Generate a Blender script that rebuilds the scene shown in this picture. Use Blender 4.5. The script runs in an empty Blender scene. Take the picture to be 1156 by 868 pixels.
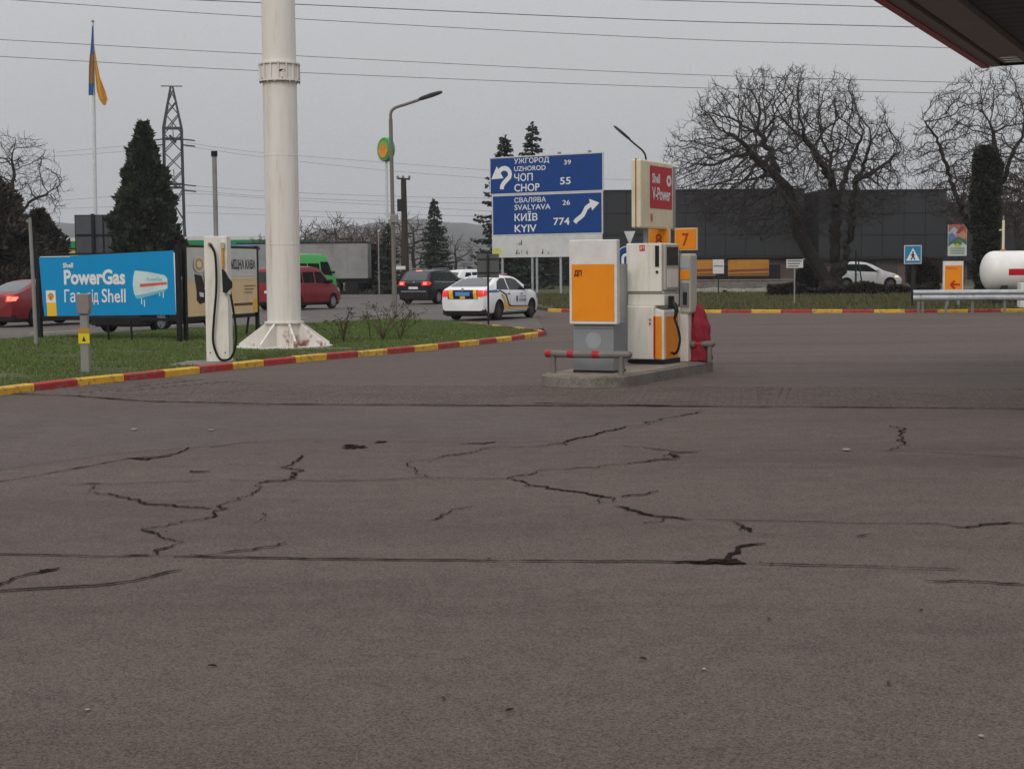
import bpy, bmesh, math, random
from mathutils import Vector, Matrix, kdtree
from mathutils.bvhtree import BVHTree
random.seed(7)
R = math.radians
scn = bpy.context.scene
col = scn.collection

# ------------------------------------------------------------------ camera
F, CX, CY, CAMH = 1800.0, 578.0, 434.0, 1.65
PITCH, ROLL = math.atan(130 / F), R(0.5)
_f = Vector((0, math.cos(PITCH), -math.sin(PITCH)))
_u0 = Vector((0, math.sin(PITCH), math.cos(PITCH)))
_x0 = Vector((1, 0, 0))
_r = _x0 * math.cos(ROLL) - _u0 * math.sin(ROLL)
_u = _x0 * math.sin(ROLL) + _u0 * math.cos(ROLL)
cam_d = bpy.data.cameras.new('camera')
cam = bpy.data.objects.new('camera', cam_d)
col.objects.link(cam)
cam.matrix_world = Matrix(((_r.x, _u.x, -_f.x, 0), (_r.y, _u.y, -_f.y, 0), (_r.z, _u.z, -_f.z, CAMH), (0, 0, 0, 1)))
cam_d.sensor_fit = 'HORIZONTAL'
cam_d.sensor_width = 36.0
cam_d.lens = 36.0 * F / 1156.0
cam_d.clip_end = 9000
scn.camera = cam

# ------------------------------------------------------------------ overcast sky (CIE overcast: zenith about three times the horizon) and weak sun
SUN_EL, SUN_AZ = 38, 200      # high behind thick cloud, behind the viewer
world = bpy.data.worlds.new('World')
scn.world = world
world.use_nodes = True
nt = world.node_tree
nt.nodes.clear()
out = nt.nodes.new('ShaderNodeOutputWorld')
bg = nt.nodes.new('ShaderNodeBackground')
sky = nt.nodes.new('ShaderNodeTexSky')
sky.sky_type = 'NISHITA'
sky.sun_disc = False
sky.sun_elevation = R(SUN_EL)
sky.sun_rotation = R(SUN_AZ)
sky.air_density = 2.0
sky.dust_density = 5.0
tc = nt.nodes.new('ShaderNodeTexCoord')
sx = nt.nodes.new('ShaderNodeSeparateXYZ')
nt.links.new(tc.outputs['Generated'], sx.inputs[0])
mr = nt.nodes.new('ShaderNodeMapRange')
mr.inputs['From Min'].default_value = 0.0
mr.inputs['From Max'].default_value = 1.0
mr.inputs['To Min'].default_value = 4.25
mr.inputs['To Max'].default_value = 12.7
nt.links.new(sx.outputs['Z'], mr.inputs['Value'])
cl = nt.nodes.new('ShaderNodeTexNoise')
cl.inputs['Scale'].default_value = 2.2
cl.inputs['Detail'].default_value = 4
nt.links.new(tc.outputs['Generated'], cl.inputs['Vector'])
cm = nt.nodes.new('ShaderNodeMapRange')
cm.inputs['To Min'].default_value = 0.93
cm.inputs['To Max'].default_value = 1.07
nt.links.new(cl.outputs['Fac'], cm.inputs['Value'])
mu = nt.nodes.new('ShaderNodeMath')
mu.operation = 'MULTIPLY'
nt.links.new(mr.outputs[0], mu.inputs[0])
nt.links.new(cm.outputs[0], mu.inputs[1])
tint = nt.nodes.new('ShaderNodeVectorMath')
tint.operation = 'SCALE'
tint.inputs[0].default_value = (0.985, 0.995, 1.03)
nt.links.new(mu.outputs[0], tint.inputs['Scale'])
mixc = nt.nodes.new('ShaderNodeMix')
mixc.data_type = 'RGBA'
mixc.inputs[0].default_value = 0.06
nt.links.new(tint.outputs[0], mixc.inputs[6])
nt.links.new(sky.outputs[0], mixc.inputs[7])
nt.links.new(mixc.outputs[2], bg.inputs['Color'])
bg.inputs['Strength'].default_value = 0.1
nt.links.new(bg.outputs[0], out.inputs['Surface'])

sun_d = bpy.data.lights.new('sun', 'SUN')
sun_d.energy = 1.15
sun_d.angle = R(25)
sun_d.color = (1.0, 0.96, 0.9)
sun = bpy.data.objects.new('sun', sun_d)
col.objects.link(sun)
sd = Vector((math.sin(R(SUN_AZ)) * math.cos(R(SUN_EL)), math.cos(R(SUN_AZ)) * math.cos(R(SUN_EL)), math.sin(R(SUN_EL))))
sun.rotation_euler = sd.to_track_quat('Z', 'Y').to_euler()

scn.view_settings.view_transform = 'Standard'
scn.view_settings.look = 'None'
scn.view_settings.exposure = 0.0
scn.view_settings.gamma = 1.0
scn.render.engine = 'CYCLES'
scn.cycles.use_denoising = True
scn.cycles.denoising_prefilter = 'NONE'
scn.cycles.max_bounces = 6
scn.cycles.diffuse_bounces = 3
scn.cycles.glossy_bounces = 3
scn.cycles.volume_bounces = 1
scn.cycles.transparent_max_bounces = 8

# ------------------------------------------------------------------ helpers
def ray(px, py):
    return _f + _r * ((px - CX) / F) - _u * ((py - CY) / F)
def G(px, py, z=0.0):
    """photo pixel -> point where the place's ground lies"""
    d = ray(px, py)
    t = (z - CAMH) / d.z
    return Vector((d.x * t, d.y * t, z))
def P(px, py, Y):
    d = ray(px, py)
    t = Y / d.y
    return Vector((d.x * t, Y, CAMH + d.z * t))
def S(r, g, b):
    def c(x):
        x /= 255.0
        return x / 12.92 if x <= 0.04045 else ((x + 0.055) / 1.055) ** 2.4
    return (c(r), c(g), c(b))

HEAD = R(26)                                        # the station and the road run 26 degrees right of the view
U = Vector((math.sin(HEAD), math.cos(HEAD), 0))
V = Vector((math.cos(HEAD), -math.sin(HEAD), 0))

class MB:
    def __init__(s):
        s.v = []; s.f = []
    def add(s, vs, fs):
        o = len(s.v)
        s.v.extend(tuple(v) for v in vs)
        s.f.extend(tuple(i + o for i in f) for f in fs)
        return s
    def box(s, x0, x1, y0, y1, z0, z1):
        return s.add([(x0,y0,z0),(x1,y0,z0),(x1,y1,z0),(x0,y1,z0),(x0,y0,z1),(x1,y0,z1),(x1,y1,z1),(x0,y1,z1)],
                     [(3,2,1,0),(4,5,6,7),(0,1,5,4),(1,2,6,5),(2,3,7,6),(3,0,4,7)])
    def prism(s, poly, y0, y1):                      # polygon in x,z pushed along y
        n = len(poly)
        return s.add([(x,y0,z) for x,z in poly] + [(x,y1,z) for x,z in poly],
                     [tuple(range(n)), tuple(range(2*n-1, n-1, -1))] + [(i,i+n,(i+1)%n+n,(i+1)%n) for i in range(n)])
    def zprism(s, poly, z0, z1):
        n = len(poly)
        return s.add([(p[0],p[1],z0) for p in poly] + [(p[0],p[1],z1) for p in poly],
                     [tuple(range(n-1,-1,-1)), tuple(range(n, 2*n))] + [(i,(i+1)%n,(i+1)%n+n,i+n) for i in range(n)])
    def tube(s, pts, rad, n=8, cap=True):
        pts = [Vector(p) for p in pts]
        if not hasattr(rad, '__len__'): rad = [rad] * len(pts)
        vs = []; fs = []
        d = (pts[1] - pts[0]).normalized()
        a = d.orthogonal().normalized()
        m = len(pts)
        for i, p in enumerate(pts):
            if i == 0: t = pts[1] - pts[0]
            elif i == m - 1: t = pts[-1] - pts[-2]
            else: t = pts[i+1] - pts[i-1]
            t.normalize()
            a = a - t * a.dot(t)
            if a.length < 1e-6: a = t.orthogonal()
            a.normalize()
            b = t.cross(a)
            for k in range(n):
                q = 2 * math.pi * k / n
                vs.append(p + (a * math.cos(q) + b * math.sin(q)) * rad[i])
        for i in range(m - 1):
            for k in range(n):
                fs.append((i*n+k, i*n+(k+1)%n, (i+1)*n+(k+1)%n, (i+1)*n+k))
        if cap:
            fs.append(tuple(range(n-1,-1,-1)))
            fs.append(tuple((m-1)*n+k for k in range(n)))
        return s.add(vs, fs)
    def lathe(s, prof, n=24, c=(0,0,0), axis='Z', cap=True):    # profile of (radius, height)
        vs = []; fs = []
        for r_, h in prof:
            for k in range(n):
                q = 2 * math.pi * k / n
                a, b = r_ * math.cos(q), r_ * math.sin(q)
                if axis == 'Z': vs.append((c[0]+a, c[1]+b, c[2]+h))
                elif axis == 'Y': vs.append((c[0]+a, c[1]+h, c[2]+b))
                else: vs.append((c[0]+h, c[1]+a, c[2]+b))
        m = len(prof)
        for i in range(m - 1):
            for k in range(n):
                fs.append((i*n+k, i*n+(k+1)%n, (i+1)*n+(k+1)%n, (i+1)*n+k))
        if cap:
            fs.append(tuple(range(n-1,-1,-1)))
            fs.append(tuple((m-1)*n+k for k in range(n)))
        return s.add(vs, fs)
    def mesh(s, name, mat, smooth=False):
        me = bpy.data.meshes.new(name)
        me.from_pydata(s.v, [], s.f)
        me.update()
        if mat: me.materials.append(mat)
        if smooth:
            me.polygons.foreach_set('use_smooth', [True] * len(me.polygons))
            me.set_sharp_from_angle(angle=R(38))
        return me
    def build(s, name, mat, parent=None, smooth=False, bevel=0.0):
        return link(name, s.mesh(name, mat, smooth), parent, bevel)

def link(name, me, parent=None, bevel=0.0):
    o = bpy.data.objects.new(name, me)
    col.objects.link(o)
    if parent is not None: o.parent = parent
    if bevel:
        m = o.modifiers.new('bevel', 'BEVEL')
        m.width = bevel; m.segments = 2; m.limit_method = 'ANGLE'; m.angle_limit = R(40)
        m.harden_normals = False
    return o
def tag(o, label=None, cat=None, group=None, kind=None):
    if label: o['label'] = label
    if cat: o['category'] = cat
    if group: o['group'] = group
    if kind: o['kind'] = kind
    return o
def thing(name, label, cat, loc=(0,0,0), rz=0.0, group=None):
    o = bpy.data.objects.new(name, None)
    o.empty_display_size = 0.2
    col.objects.link(o)
    o.location = loc
    o.rotation_euler = (0, 0, rz)
    return tag(o, label, cat, group)
def copy_tree(o, parent=None):
    c = o.copy()
    col.objects.link(c)
    c.parent = parent
    for ch in list(o.children): copy_tree(ch, c)
    return c

# ------------------------------------------------------------------ materials
MATS = {}
def mat(name, rgb, rough=0.6, metal=0.0, var=0.12, scale=3.0, bump=0.0, bscale=40.0, spec=0.25, dirt=None, dirt_amt=0.5, dscale=1.3, emit=None, estr=0.0, coat=0.0, stretch=None, place=False, chip=(0.48,0.68)):
    if name in MATS: return MATS[name]
    m = bpy.data.materials.new(name)
    m.use_nodes = True
    t = m.node_tree
    b = t.nodes['Principled BSDF']
    b.inputs['Roughness'].default_value = rough
    b.inputs['Metallic'].default_value = metal
    b.inputs['Specular IOR Level'].default_value = spec
    if coat: b.inputs['Coat Weight'].default_value = coat; b.inputs['Coat Roughness'].default_value = 0.08
    co = t.nodes.new('ShaderNodeTexCoord')
    vec = co.outputs['Object']
    if place:                                    # pattern differs from piece to piece
        vec = t.nodes.new('ShaderNodeNewGeometry').outputs['Position']
    if stretch:
        mp = t.nodes.new('ShaderNodeMapping')
        mp.inputs['Scale'].default_value = stretch
        t.links.new(vec, mp.inputs[0]); vec = mp.outputs[0]
    n = t.nodes.new('ShaderNodeTexNoise')
    n.inputs['Scale'].default_value = scale
    n.inputs['Detail'].default_value = 6
    n.inputs['Roughness'].default_value = 0.65
    t.links.new(vec, n.inputs['Vector'])
    r = t.nodes.new('ShaderNodeValToRGB')
    e = r.color_ramp.elements
    e[0].position = 0.3; e[1].position = 0.7
    e[0].color = tuple(max(0, c * (1 - var)) for c in rgb) + (1,)
    e[1].color = tuple(c * (1 + var) for c in rgb) + (1,)
    t.links.new(n.outputs['Fac'], r.inputs[0])
    c_out = r.outputs[0]
    if dirt:
        n2 = t.nodes.new('ShaderNodeTexNoise')
        n2.inputs['Scale'].default_value = dscale
        n2.inputs['Detail'].default_value = 8
        n2.inputs['Roughness'].default_value = 0.7
        t.links.new(vec, n2.inputs['Vector'])
        r2 = t.nodes.new('ShaderNodeValToRGB')
        r2.color_ramp.elements[0].position = chip[0]; r2.color_ramp.elements[0].color = (0,0,0,1)
        r2.color_ramp.elements[1].position = chip[1]; r2.color_ramp.elements[1].color = (dirt_amt,)*3 + (1,)
        t.links.new(n2.outputs['Fac'], r2.inputs[0])
        mx = t.nodes.new('ShaderNodeMix'); mx.data_type = 'RGBA'
        t.links.new(r2.outputs[0], mx.inputs[0])
        t.links.new(c_out, mx.inputs[6])
        mx.inputs[7].default_value = tuple(dirt) + (1,)
        c_out = mx.outputs[2]
    t.links.new(c_out, b.inputs['Base Color'])
    if bump:
        nb = t.nodes.new('ShaderNodeTexNoise')
        nb.inputs['Scale'].default_value = bscale
        nb.inputs['Detail'].default_value = 4
        t.links.new(co.outputs['Object'], nb.inputs['Vector'])
        bp = t.nodes.new('ShaderNodeBump')
        bp.inputs['Strength'].default_value = bump
        bp.inputs['Distance'].default_value = 0.01
        t.links.new(nb.outputs['Fac'], bp.inputs['Height'])
        t.links.new(bp.outputs[0], b.inputs['Normal'])
    if emit:
        b.inputs['Emission Color'].default_value = tuple(emit) + (1,)
        b.inputs['Emission Strength'].default_value = estr
    MATS[name] = m
    return m

def ground_mat(name, c1, c2, c3, big=0.25, fine=120.0, bump=0.6, rough=0.85, streak=None, grain=0.6):
    """aggregate surface: large worn patches, a middle mottling and fine grain"""
    m = bpy.data.materials.new(name)
    m.use_nodes = True
    t = m.node_tree
    b = t.nodes['Principled BSDF']
    b.inputs['Roughness'].default_value = rough
    b.inputs['Specular IOR Level'].default_value = 0.18
    co = t.nodes.new('ShaderNodeTexCoord')
    def noise(sc, det, rg, vec):
        n = t.nodes.new('ShaderNodeTexNoise')
        n.inputs['Scale'].default_value = sc; n.inputs['Detail'].default_value = det; n.inputs['Roughness'].default_value = rg
        t.links.new(vec, n.inputs['Vector'])
        return n
    mp = t.nodes.new('ShaderNodeMapping')
    mp.inputs['Scale'].default_value = streak or (1, 1, 1)
    mp.inputs['Rotation'].default_value = (0, 0, 0.15)
    t.links.new(co.outputs['Object'], mp.inputs[0])
    a = noise(big, 6, 0.6, mp.outputs[0])
    ra = t.nodes.new('ShaderNodeValToRGB')
    ra.color_ramp.elements[0].position = 0.35; ra.color_ramp.elements[0].color = tuple(c1) + (1,)
    ra.color_ramp.elements[1].position = 0.66; ra.color_ramp.elements[1].color = tuple(c2) + (1,)
    t.links.new(a.outputs['Fac'], ra.inputs[0])
    # stains with soft edges
    st = noise(big * 2.3, 8, 0.7, mp.outputs[0])
    rs = t.nodes.new('ShaderNodeValToRGB')
    rs.color_ramp.elements[0].position = 0.51; rs.color_ramp.elements[0].color = (0,0,0,1)
    rs.color_ramp.elements[1].position = 0.68; rs.color_ramp.elements[1].color = (0.7,0.7,0.7,1)
    t.links.new(st.outputs['Fac'], rs.inputs[0])
    mx = t.nodes.new('ShaderNodeMix'); mx.data_type = 'RGBA'
    t.links.new(rs.outputs[0], mx.inputs[0]); t.links.new(ra.outputs[0], mx.inputs[6])
    mx.inputs[7].default_value = tuple(c3) + (1,)
    fi = noise(fine, 3, 0.75, co.outputs['Object'])
    # each stone of the aggregate has its own shade
    ag = t.nodes.new('ShaderNodeTexVoronoi'); ag.inputs['Scale'].default_value = fine * 1.15
    t.links.new(co.outputs['Object'], ag.inputs['Vector'])
    sp_ = t.nodes.new('ShaderNodeSeparateColor'); t.links.new(ag.outputs['Color'], sp_.inputs[0])
    ad = t.nodes.new('ShaderNodeMath'); ad.operation = 'MULTIPLY_ADD'; ad.inputs[1].default_value = 0.65
    t.links.new(sp_.outputs[0], ad.inputs[0])
    md_ = noise(fine * 0.035, 5, 0.6, co.outputs['Object'])
    sc_ = t.nodes.new('ShaderNodeMath'); sc_.operation = 'MULTIPLY'; sc_.inputs[1].default_value = 0.35
    t.links.new(md_.outputs['Fac'], sc_.inputs[0]); t.links.new(sc_.outputs[0], ad.inputs[2])
    rf = t.nodes.new('ShaderNodeValToRGB')
    rf.color_ramp.elements[0].position = 0.1; rf.color_ramp.elements[0].color = (1-grain,)*3 + (1,)
    rf.color_ramp.elements[1].position = 0.9; rf.color_ramp.elements[1].color = (1+grain, 1+grain*.97, 1+grain*.92, 1)
    t.links.new(ad.outputs[0], rf.inputs[0])
    mm = t.nodes.new('ShaderNodeMix'); mm.data_type = 'RGBA'; mm.blend_type = 'MULTIPLY'
    mm.inputs[0].default_value = 1.0
    t.links.new(mx.outputs[2], mm.inputs[6]); t.links.new(rf.outputs[0], mm.inputs[7])
    # sparse pale stones
    vo = t.nodes.new('ShaderNodeTexVoronoi'); vo.inputs['Scale'].default_value = fine * 0.45
    t.links.new(co.outputs['Object'], vo.inputs['Vector'])
    rv = t.nodes.new('ShaderNodeValToRGB')
    rv.color_ramp.elements[0].position = 0.05; rv.color_ramp.elements[0].color = (0.5,0.5,0.5,1)
    rv.color_ramp.elements[1].position = 0.22; rv.color_ramp.elements[1].color = (0,0,0,1)
    t.links.new(vo.outputs['Distance'], rv.inputs[0])
    mv = t.nodes.new('ShaderNodeMix'); mv.data_type = 'RGBA'
    t.links.new(rv.outputs[0], mv.inputs[0]); t.links.new(mm.outputs[2], mv.inputs[6])
    mv.inputs[7].default_value = tuple(min(1, c * 1.9) for c in c2) + (1,)
    t.links.new(mv.outputs[2], b.inputs['Base Color'])
    bp = t.nodes.new('ShaderNodeBump')
    bp.inputs['Strength'].default_value = bump; bp.inputs['Distance'].default_value = 0.006
    t.links.new(fi.outputs['Fac'], bp.inputs['Height'])
    t.links.new(bp.outputs[0], b.inputs['Normal'])
    MATS[name] = m
    return m

M_ASPH = ground_mat('forecourt_asphalt', (0.080,0.0605,0.0530), (0.102,0.0780,0.0690), (0.056,0.0430,0.0380), big=0.22, fine=115, streak=(0.22,1,1), bump=0.05, grain=0.62)
M_ROAD = ground_mat('road_asphalt', (0.094,0.083,0.078), (0.118,0.105,0.098), (0.076,0.067,0.062), big=0.15, fine=40, streak=(0.4,1,1))
M_PATCH = ground_mat('repair_asphalt', (0.080,0.0625,0.057), (0.097,0.0765,0.070), (0.064,0.050,0.0455), big=0.3, fine=115, bump=0.05)
M_PAVER = ground_mat('block_paving', (0.080,0.061,0.054), (0.094,0.073,0.065), (0.066,0.051,0.045), big=0.9, fine=50)
M_SOIL = ground_mat('turf_soil', (0.045,0.050,0.020), (0.070,0.080,0.030), (0.055,0.045,0.026), big=0.9, fine=18, bump=0.9)
M_EARTH = ground_mat('rough_ground', (0.050,0.046,0.028), (0.085,0.075,0.050), (0.040,0.042,0.020), big=0.08, fine=5, bump=0.8)
M_CONC = ground_mat('concrete', (0.150,0.132,0.118), (0.200,0.180,0.160), (0.095,0.082,0.072), big=1.2, fine=40, bump=0.2, grain=0.2)
M_CRACK = mat('crack_filling', (0.021,0.016,0.0145), 1.0, var=0.5, scale=20, spec=0.0)
M_WHITE = mat('white_paint', S(212,209,203), 0.45, var=0.05, dirt=S(160,150,135), dirt_amt=0.4)
M_CREAM = mat('cream_panel', S(212,200,170), 0.45, var=0.05, dirt=S(165,150,115), dirt_amt=0.4)
M_ORANGE = mat('orange_panel', S(226,136,20), 0.5, var=0.05, dirt=S(186,106,24), dirt_amt=0.3)
M_RED = mat('red_print', S(182,14,28), 0.5, var=0.05)
M_LETTER = mat('white_lettering', S(216,216,214), 0.5, var=0.03)
M_GREY = mat('grey_paint', S(132,130,127), 0.55, var=0.08, dirt=S(80,76,72), dirt_amt=0.4)
M_GALV = mat('galvanised_steel', S(168,171,174), 0.42, metal=0.4, var=0.1, scale=6, dirt=S(105,105,103), dirt_amt=0.5)
M_DARKMETAL = mat('dark_metal', S(38,36,36), 0.5, var=0.15)
M_BLACK = mat('black_plastic', S(24,23,23), 0.5, var=0.15)
M_RUBBER = mat('tyre_rubber', S(26,25,25), 0.85, var=0.2, scale=9)
M_GLASS = mat('tinted_glass', (0.006,0.007,0.008), 0.08, var=0.05, spec=0.2)
M_GLASSP = mat('rear_glass', (0.03,0.036,0.038), 0.10, var=0.1, spec=0.9)
M_BLUE = mat('sign_blue', S(14,60,124), 0.5, var=0.06, dirt=S(34,58,110), dirt_amt=0.5)
M_BILL = mat('poster_blue', S(0,134,188), 0.5, var=0.05, scale=1.2, dirt=S(8,122,172), dirt_amt=0.4)
M_YELLOW = mat('yellow_print', S(228,176,40), 0.45, var=0.06)
M_SILVER = mat('rim_silver', S(165,167,170), 0.35, metal=0.6, var=0.1)
M_TAIL = mat('tail_lamp', S(190,20,24), 0.2, var=0.05, emit=(1.0,0.05,0.03), estr=0.55)
M_BRAKE = mat('brake_lamp', S(200,20,20), 0.2, var=0.05, emit=(1.0,0.12,0.08), estr=3.2)
M_LAMPOFF = mat('clear_lamp', S(190,190,186), 0.15, var=0.05, spec=0.8)
M_BARK = mat('bark', (0.030,0.025,0.022), 0.9, var=0.35, scale=5, bump=0.8, bscale=12)
M_TWIG = mat('twigs', (0.036,0.029,0.026), 0.9, var=0.3, scale=2)
# ------------------------------------------------------------------ ground
def sheet(name, pts, z, m, parent=None):
    mb = MB()
    mb.add([(p[0], p[1], z) for p in pts], [tuple(range(len(pts)))])
    o = mb.build(name, m, parent)
    bm = bmesh.new(); bm.from_mesh(o.data)
    bmesh.ops.triangulate(bm, faces=bm.faces[:])
    bm.to_mesh(o.data); bm.free()
    for p in o.data.polygons:
        if p.normal.z < 0: p.flip()
    return o

ground = tag(sheet('ground', [(-2500,-30),(2500,-30),(2500,3500),(-2500,3500)], -0.05, M_EARTH), kind='structure')
forecourt = tag(sheet('forecourt', [(-30,-8),(30,-8),(30,64),(0.9,64),(0.9,40),(-30,22)], 0.0, M_ASPH), kind='structure')
road = tag(sheet('road', [(-60,0),(-12,30),(-1,47),(1.2,44),(2.5,66),(14,100),(6,118),(-60,118)], -0.012, M_ROAD), kind='structure')

# kerb line of the grass island, read off along its foot
KPX = [(-60,455),(5,446),(77,437),(165,428.5),(230,421),(296,413.5),(350,408),(405,403),(456,398.5),(500,394),(540,389.6),(572,385.7),(597,382)]
kerb_pts = [G(*p) for p in KPX] + [Vector((0.76,39.0,0)), Vector((0.86,40.0,0)), Vector((0.6,41.2,0)), Vector((0.05,42.9,0)), Vector((-0.7,45.2,0)), Vector((-1.7,48.0,0))]
back_pts = [Vector(p + (0,)) for p in [(-2.7,50.2),(-3.9,51.2),(-5.6,48.5),(-7.2,46.4),(-8.8,44.3),(-10.5,41.2),(-12.2,38.0),(-16,31),(-22,22),(-12,17)]]

def resample(pts, step):
    acc = [pts[0].copy()]; d = 0.0
    for a, b in zip(pts, pts[1:]):
        seg = b - a; L = seg.length; t = step - d
        while t <= L:
            acc.append(a + seg * (t / L)); t += step
        d = (d + L) % step
    return acc

def paint_worn(name, rgb, under):
    return mat(name, rgb, 0.6, var=0.14, scale=3, dirt=under, dirt_amt=0.85, dscale=7.0, bump=0.3, bscale=60, place=True, chip=(0.53,0.60))
M_KRED = paint_worn('kerb_red', S(158,44,40), S(112,96,86))
M_KYEL = paint_worn('kerb_yellow', S(204,158,46), S(124,108,88))
def stone_mesh(m, L):
    mb = MB()
    h = 0.12
    prof = [(0.0,-0.10),(0.0,h-0.02),(0.02,h),(0.15,h),(0.15,-0.10)]
    mb.add([(-L/2,y,z) for y,z in prof] + [(L/2,y,z) for y,z in prof],
           [(4,3,2,1,0),(5,6,7,8,9)] + [(i,i+1,i+6,i+5) for i in range(4)])
    return mb.mesh('kerb_stone', m)
def lay_kerb(name, pts, step, label, flip=False, start=0):
    k = bpy.data.objects.new(name, None); col.objects.link(k)
    tag(k, kind='structure')
    ms = [stone_mesh(M_KRED, step - 0.02), stone_mesh(M_KYEL, step - 0.02)]
    rs = resample(pts, step)
    for i, (a, b) in enumerate(zip(rs, rs[1:])):
        o = link('kerb_stone', ms[(i + start) % 2], k)
        c = (a + b) / 2
        o.location = (c.x, c.y, random.uniform(-0.012, 0.004))
        d = b - a
        o.rotation_euler = (random.uniform(-.02,.02), random.uniform(-.006,.006), math.atan2(d.y, d.x))
    return k
lay_kerb('kerb', kerb_pts, 1.0, 'left')
FK = [Vector(p + (0,)) for p in [(1.4,61.6),(2.2,60.1),(3.6,59.4),(9.0,57.4),(14.0,56.2),(24,54.4)]]
lay_kerb('kerb', FK, 1.08, 'right', start=1)

# turf of the left island
def inset(pts, d):
    r = []
    for i, p in enumerate(pts):
        a = pts[max(i-1,0)]; b = pts[min(i+1,len(pts)-1)]
        t = (b - a).normalized(); n = Vector((-t.y, t.x, 0))
        r.append(p + n * d)
    return r
turf_poly = inset(kerb_pts, 0.13) + back_pts
turf = tag(sheet('grass_verge', turf_poly, 0.085, M_SOIL), kind='structure')
skirt = MB()
n = len(turf_poly)
skirt.add([(p.x,p.y,-0.05) for p in turf_poly] + [(p.x,p.y,0.0845) for p in turf_poly], [(i,(i+1)%n,(i+1)%n+n,i+n) for i in range(n)])
skirt.build('edge', M_SOIL, turf)
# right verge behind the far kerb: a low bank that climbs to the street behind
bank = MB()
rows = []
fk2 = [Vector((1.6,61.7,0)), Vector((2.3,60.25,0)), Vector((3.65,59.55,0)), Vector((9.05,57.55,0)), Vector((14.05,56.35,0)), Vector((24,54.55,0)), Vector((40,52,0))]
prof = [(0,0.09),(4,0.12),(9,0.22),(15,0.38),(30,0.38),(90,0.38)]
for dy, z in prof:
    rows.append([(p.x - (1.6 if (i == 0) else 0.6 if i == 1 else 0) * min(dy, 30) * 0.09 + 0, p.y + dy, z) for i, p in enumerate(fk2)])
vs = [v for r_ in rows for v in r_]
w_ = len(fk2)
bank.add(vs, [(j*w_+i, j*w_+i+1, (j+1)*w_+i+1, (j+1)*w_+i) for j in range(len(rows)-1) for i in range(w_-1)])
bank.add([(p.x,p.y,-0.05) for p in fk2] + [(p.x,p.y,0.09) for p in fk2], [(i,i+1,i+1+w_,i+w_) for i in range(w_-1)])
bank.add([(r_[0][0],r_[0][1],-0.06) for r_ in rows] + [r_[0] for r_ in rows], [(i,i+1,i+1+len(rows),i+len(rows)) for i in range(len(rows)-1)])
tag(bank.build('grass_bank', M_SOIL), kind='structure')
def bank_z(x, y):
    ky = 59.4 - (x - 3.6) * 0.35
    d = y - ky
    for (a, za), (b, zb) in zip(prof, prof[1:]):
        if d <= b: return za + (zb - za) * max(0, (d - a)) / (b - a)
    return 0.38
street = tag(sheet('street', [(5,84),(60,78),(60,92),(3,97)], 0.392, M_ROAD), kind='structure')
footpath = tag(sheet('footpath', [(-0.3,77.5),(9,76.0),(9,78.3),(-0.5,80)], 0.392, M_CONC), kind='structure')
verge_far = tag(sheet('far_verge', [(-60,112),(4,112),(8,119),(8,140),(-60,140)], 0.02, M_SOIL), kind='structure')

# grass blades
def in_poly(x, y, poly):
    c = False; j = len(poly) - 1
    for i in range(len(poly)):
        xi, yi = poly[i][0], poly[i][1]; xj, yj = poly[j][0], poly[j][1]
        if (yi > y) != (yj > y) and x < (xj - xi) * (y - yi) / (yj - yi) + xi: c = not c
        j = i
    return c
def blade_mat(name, a, b):
    m = bpy.data.materials.new(name); m.use_nodes = True
    t = m.node_tree; bs = t.nodes['Principled BSDF']
    bs.inputs['Roughness'].default_value = 0.75; bs.inputs['Specular IOR Level'].default_value = 0.2
    co = t.nodes.new('ShaderNodeTexCoord')
    n1 = t.nodes.new('ShaderNodeTexNoise'); n1.inputs['Scale'].default_value = 0.8; n1.inputs['Detail'].default_value = 8; n1.inputs['Roughness'].default_value = 0.8
    t.links.new(co.outputs['Object'], n1.inputs['Vector'])
    r = t.nodes.new('ShaderNodeValToRGB')
    r.color_ramp.elements[0].position = 0.36; r.color_ramp.elements[0].color = tuple(a) + (1,)
    r.color_ramp.elements[1].position = 0.62; r.color_ramp.elements[1].color = tuple(b) + (1,)
    t.links.new(n1.outputs['Fac'], r.inputs[0]); t.links.new(r.outputs[0], bs.inputs['Base Color'])
    return m
M_BLADE = blade_mat('grass_blades', (0.112,0.124,0.040), (0.092,0.156,0.036))
M_BLADE2 = blade_mat('verge_grass_blades', (0.105,0.085,0.042), (0.068,0.082,0.028))
def grass(name, label, region, zf, count, hmin, hmax, m, skip=None):
    xs = [p[0] for p in region]; ys = [p[1] for p in region]
    mb = MB(); k = 0; vs = []; fs = []
    while k < count:
        x = random.uniform(min(xs), max(xs)); y = random.uniform(min(ys), max(ys))
        if not in_poly(x, y, region) or (skip and skip(x, y)): continue
        if math.sin(x*1.9+1.3*math.sin(y*.8))*math.sin(y*1.7+x*.7) > 0.62 and random.random() < .85: continue
        z = zf(x, y); h = random.uniform(hmin, hmax) * (1.25 if math.sin(x*2.1)+math.sin(y*1.3+x) > 0.8 else 1)
        a = random.uniform(0, 6.283); w = random.uniform(0.006, 0.016) * (y / 28.0)
        dx, dy = math.cos(a)*w, math.sin(a)*w
        lx, ly = random.gauss(0, h*.35), random.gauss(0, h*.35)
        i = len(vs)
        vs += [(x-dx,y-dy,z-0.01),(x+dx,y+dy,z-0.01),(x+lx,y+ly,z+h)]
        fs.append((i,i+1,i+2)); k += 1
    mb.v = vs; mb.f = fs
    return tag(mb.build(name, m), label, 'grass', kind='stuff')
PADC = G(246, 408.5, 0.1)
MASTC = Vector((G(315.5, 394, 0.09).x, G(318, 394, 0.09).y + 0.75, 0.085))
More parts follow.
